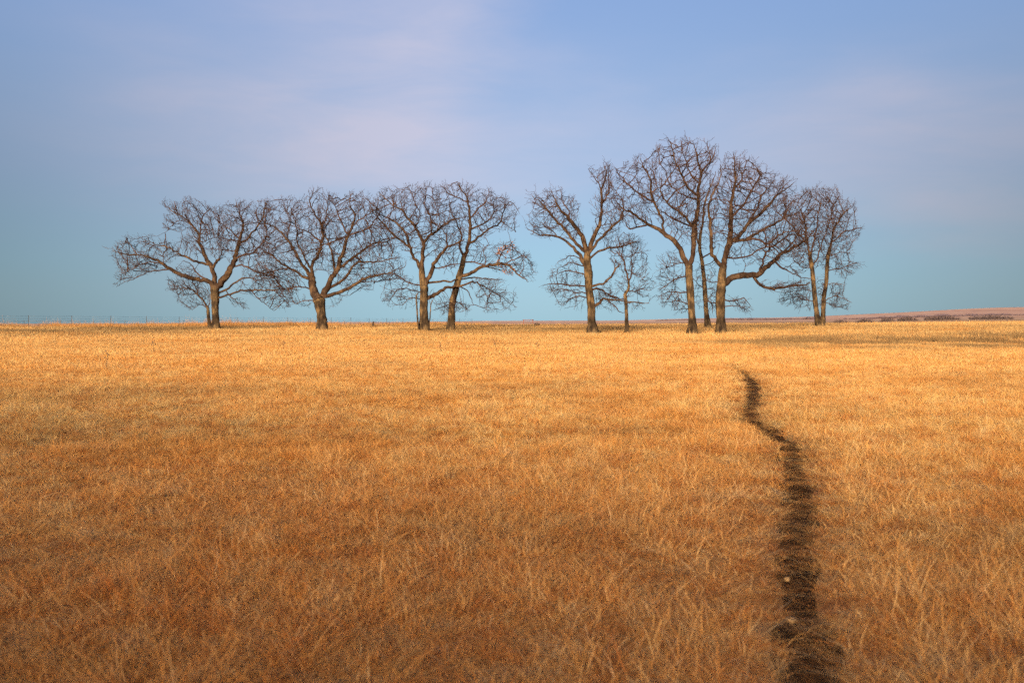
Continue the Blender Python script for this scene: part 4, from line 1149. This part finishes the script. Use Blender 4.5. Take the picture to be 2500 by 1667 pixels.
def build_world():
    w = bpy.data.worlds.new('World'); scene.world = w; w.use_nodes = True
    nt = w.node_tree; N = nt.nodes; L = nt.links; N.clear()
    out = N.new('ShaderNodeOutputWorld'); bg = N.new('ShaderNodeBackground')
    sky = N.new('ShaderNodeTexSky'); sky.sky_type = 'NISHITA'; sky.sun_disc = False
    sky.sun_elevation = SUN_EL; sky.sun_rotation = SUN_AZ; sky.air_density = 1.0; sky.dust_density = .6; sky.ozone_density = 1.5
    tc = N.new('ShaderNodeTexCoord'); sep = N.new('ShaderNodeSeparateXYZ'); L.new(tc.outputs['Generated'], sep.inputs[0])
    el = math_n(N, L, 'MULTIPLY', math_n(N, L, 'ARCSINE', sep.outputs[2]), 180 / math.pi)          # elevation in degrees
    az = math_n(N, L, 'MULTIPLY', math_n(N, L, 'ARCTAN2', sep.outputs[0], sep.outputs[1]), 180 / math.pi)
    mp = N.new('ShaderNodeMapping'); mp.inputs['Scale'].default_value = (1, 1, 3.2); mp.inputs['Rotation'].default_value = (0, .25, 0); L.new(tc.outputs['Generated'], mp.inputs[0])
    n1 = noise(N, L, mp.outputs[0], 2.6, 5, .5, .3); n2 = noise(N, L, mp.outputs[0], 11, 6, .6, .6)
    wob = math_n(N, L, 'MULTIPLY', math_n(N, L, 'SUBTRACT', n1.outputs[0], .5), 14.0)
    e2 = math_n(N, L, 'ADD', el, wob)
    t = math_n(N, L, 'DIVIDE', el, 90.0)
    # clear twilight air by elevation (degrees / 90)
    def s(c): return tuple(((v / 255) / 12.92 if v / 255 <= .04045 else ((v / 255 + .055) / 1.055) ** 2.4) for v in c)
    clear = ramp(N, [(0, s((156, 200, 220))), (3.2 / 90, s((155, 200, 228))), (8 / 90, s((156, 187, 226))), (19 / 90, s((139, 170, 222))), (45 / 90, s((105, 135, 190))), (1, s((80, 108, 165)))])
    L.new(t, clear.inputs[0])
    # thin pink veil cloud in soft drifts
    def gauss(var, mu, sg):
        a = math_n(N, L, 'DIVIDE', math_n(N, L, 'SUBTRACT', var, mu), sg)
        return math_n(N, L, 'EXPONENT', math_n(N, L, 'MULTIPLY', math_n(N, L, 'MULTIPLY', a, a), -1.0))
    mp2 = N.new('ShaderNodeMapping'); mp2.inputs['Scale'].default_value = (1, 1, 4.5); mp2.inputs['Rotation'].default_value = (0, -.42, 0); L.new(tc.outputs['Generated'], mp2.inputs[0])
    n3 = noise(N, L, mp2.outputs[0], 6, 6, .6, .4)
    edge = N.new('ShaderNodeMapRange'); edge.interpolation_type = 'SMOOTHSTEP'; edge.inputs[1].default_value = 3.8; edge.inputs[2].default_value = -3.2
    # slanting edge of the veil, a little right of centre overhead
    L.new(math_n(N, L, 'ADD', math_n(N, L, 'MULTIPLY_ADD', el, -.60, az), math_n(N, L, 'MULTIPLY_ADD', n2.outputs[0], 4.0, 8.8)), edge.inputs[0])
    g1 = math_n(N, L, 'MULTIPLY', gauss(az, -9.0, 14.0), gauss(e2, 10.0, 4.6))
    g2 = math_n(N, L, 'MULTIPLY', gauss(az, 23.0, 13.0), gauss(e2, 8.8, 3.4))
    g3 = math_n(N, L, 'MULTIPLY', math_n(N, L, 'MULTIPLY', gauss(az, -5.0, 11.0), gauss(el, 19.0, 7.5)), edge.outputs[0])
    veil = math_n(N, L, 'ADD', math_n(N, L, 'ADD', g1, math_n(N, L, 'MULTIPLY', g2, .85)), math_n(N, L, 'MULTIPLY', g3, .75))
    veil = math_n(N, L, 'MULTIPLY', veil, math_n(N, L, 'MULTIPLY_ADD', n3.outputs[0], 1.3, .25))
    cl = N.new('ShaderNodeClamp'); L.new(math_n(N, L, 'MULTIPLY', veil, .9), cl.inputs[0])
    col = mixc(N, L, cl.outputs[0], clear.outputs[0], s((203, 202, 225)))
    # vignette put into the sky colour: low sky dims towards both sides
    side = math_n(N, L, 'SUBTRACT', 1.0, math_n(N, L, 'MULTIPLY', math_n(N, L, 'SUBTRACT', 1.0, gauss(az, 1.0, 30.0)), .84))
    lowm = gauss(el, 1.0, 15.0)
    dim = math_n(N, L, 'ADD', math_n(N, L, 'MULTIPLY', side, lowm), math_n(N, L, 'SUBTRACT', 1.0, lowm))
    vm = N.new('ShaderNodeVectorMath'); vm.operation = 'SCALE'; L.new(col, vm.inputs[0]); L.new(dim, vm.inputs['Scale'])
    skys = N.new('ShaderNodeVectorMath'); skys.operation = 'SCALE'; L.new(sky.outputs[0], skys.inputs[0]); skys.inputs['Scale'].default_value = SKY_NISH
    mixed = mixc(N, L, .12, vm.outputs[0], skys.outputs[0])
    L.new(mixed, bg.inputs[0]); bg.inputs[1].default_value = .492
    L.new(bg.outputs[0], out.inputs[0])
SKY_NISH = .1
build_world()

HAZE = 0
if HAZE:
    m, nt, N, L = new_mat('air'); out = N.new('ShaderNodeOutputMaterial'); pv = N.new('ShaderNodeVolumePrincipled')
    pv.inputs['Color'].default_value = (.85, .88, 1, 1); pv.inputs['Density'].default_value = HAZE; pv.inputs['Anisotropy'].default_value = 0
    L.new(pv.outputs[0], out.inputs['Volume'])
    lo, hi, X = -160., 140., 6400.
    V = np.array([(x, y, z) for z in (lo, hi) for y in (-X, X) for x in (-X, X)], float)
    Q = np.array([(0, 2, 3, 1), (4, 5, 7, 6), (0, 1, 5, 4), (2, 6, 7, 3), (0, 4, 6, 2), (1, 3, 7, 5)])
    hz_ = obj_np('haze', V, Q, None, m, smooth=False); tag(hz_, 'thin pale air over the whole prairie', 'haze', kind='stuff')
cam = bpy.data.cameras.new('camera'); co = bpy.data.objects.new('camera', cam); link(co)
cam.sensor_width = 36; cam.lens = F / 2500 * 36; cam.clip_start = .05; cam.clip_end = 20000
co.location = (0, 0, EYE); co.rotation_euler = (math.radians(90) - math.atan((833.5 - HY) / F), 0, 0)
cam.dof.use_dof = True; cam.dof.focus_distance = 40; cam.dof.aperture_fstop = 2.2
scene.camera = co

scene.render.engine = 'CYCLES'
scene.cycles.use_denoising = False
scene.cycles.max_bounces = 3; scene.cycles.diffuse_bounces = 2; scene.cycles.transmission_bounces = 2; scene.cycles.transparent_max_bounces = 2
scene.cycles.use_adaptive_sampling = True; scene.cycles.adaptive_threshold = .03; scene.cycles.use_light_tree = False
scene.view_settings.view_transform = 'Standard'; scene.view_settings.look = 'None'
scene.view_settings.exposure = 1.05; scene.view_settings.gamma = 1.0
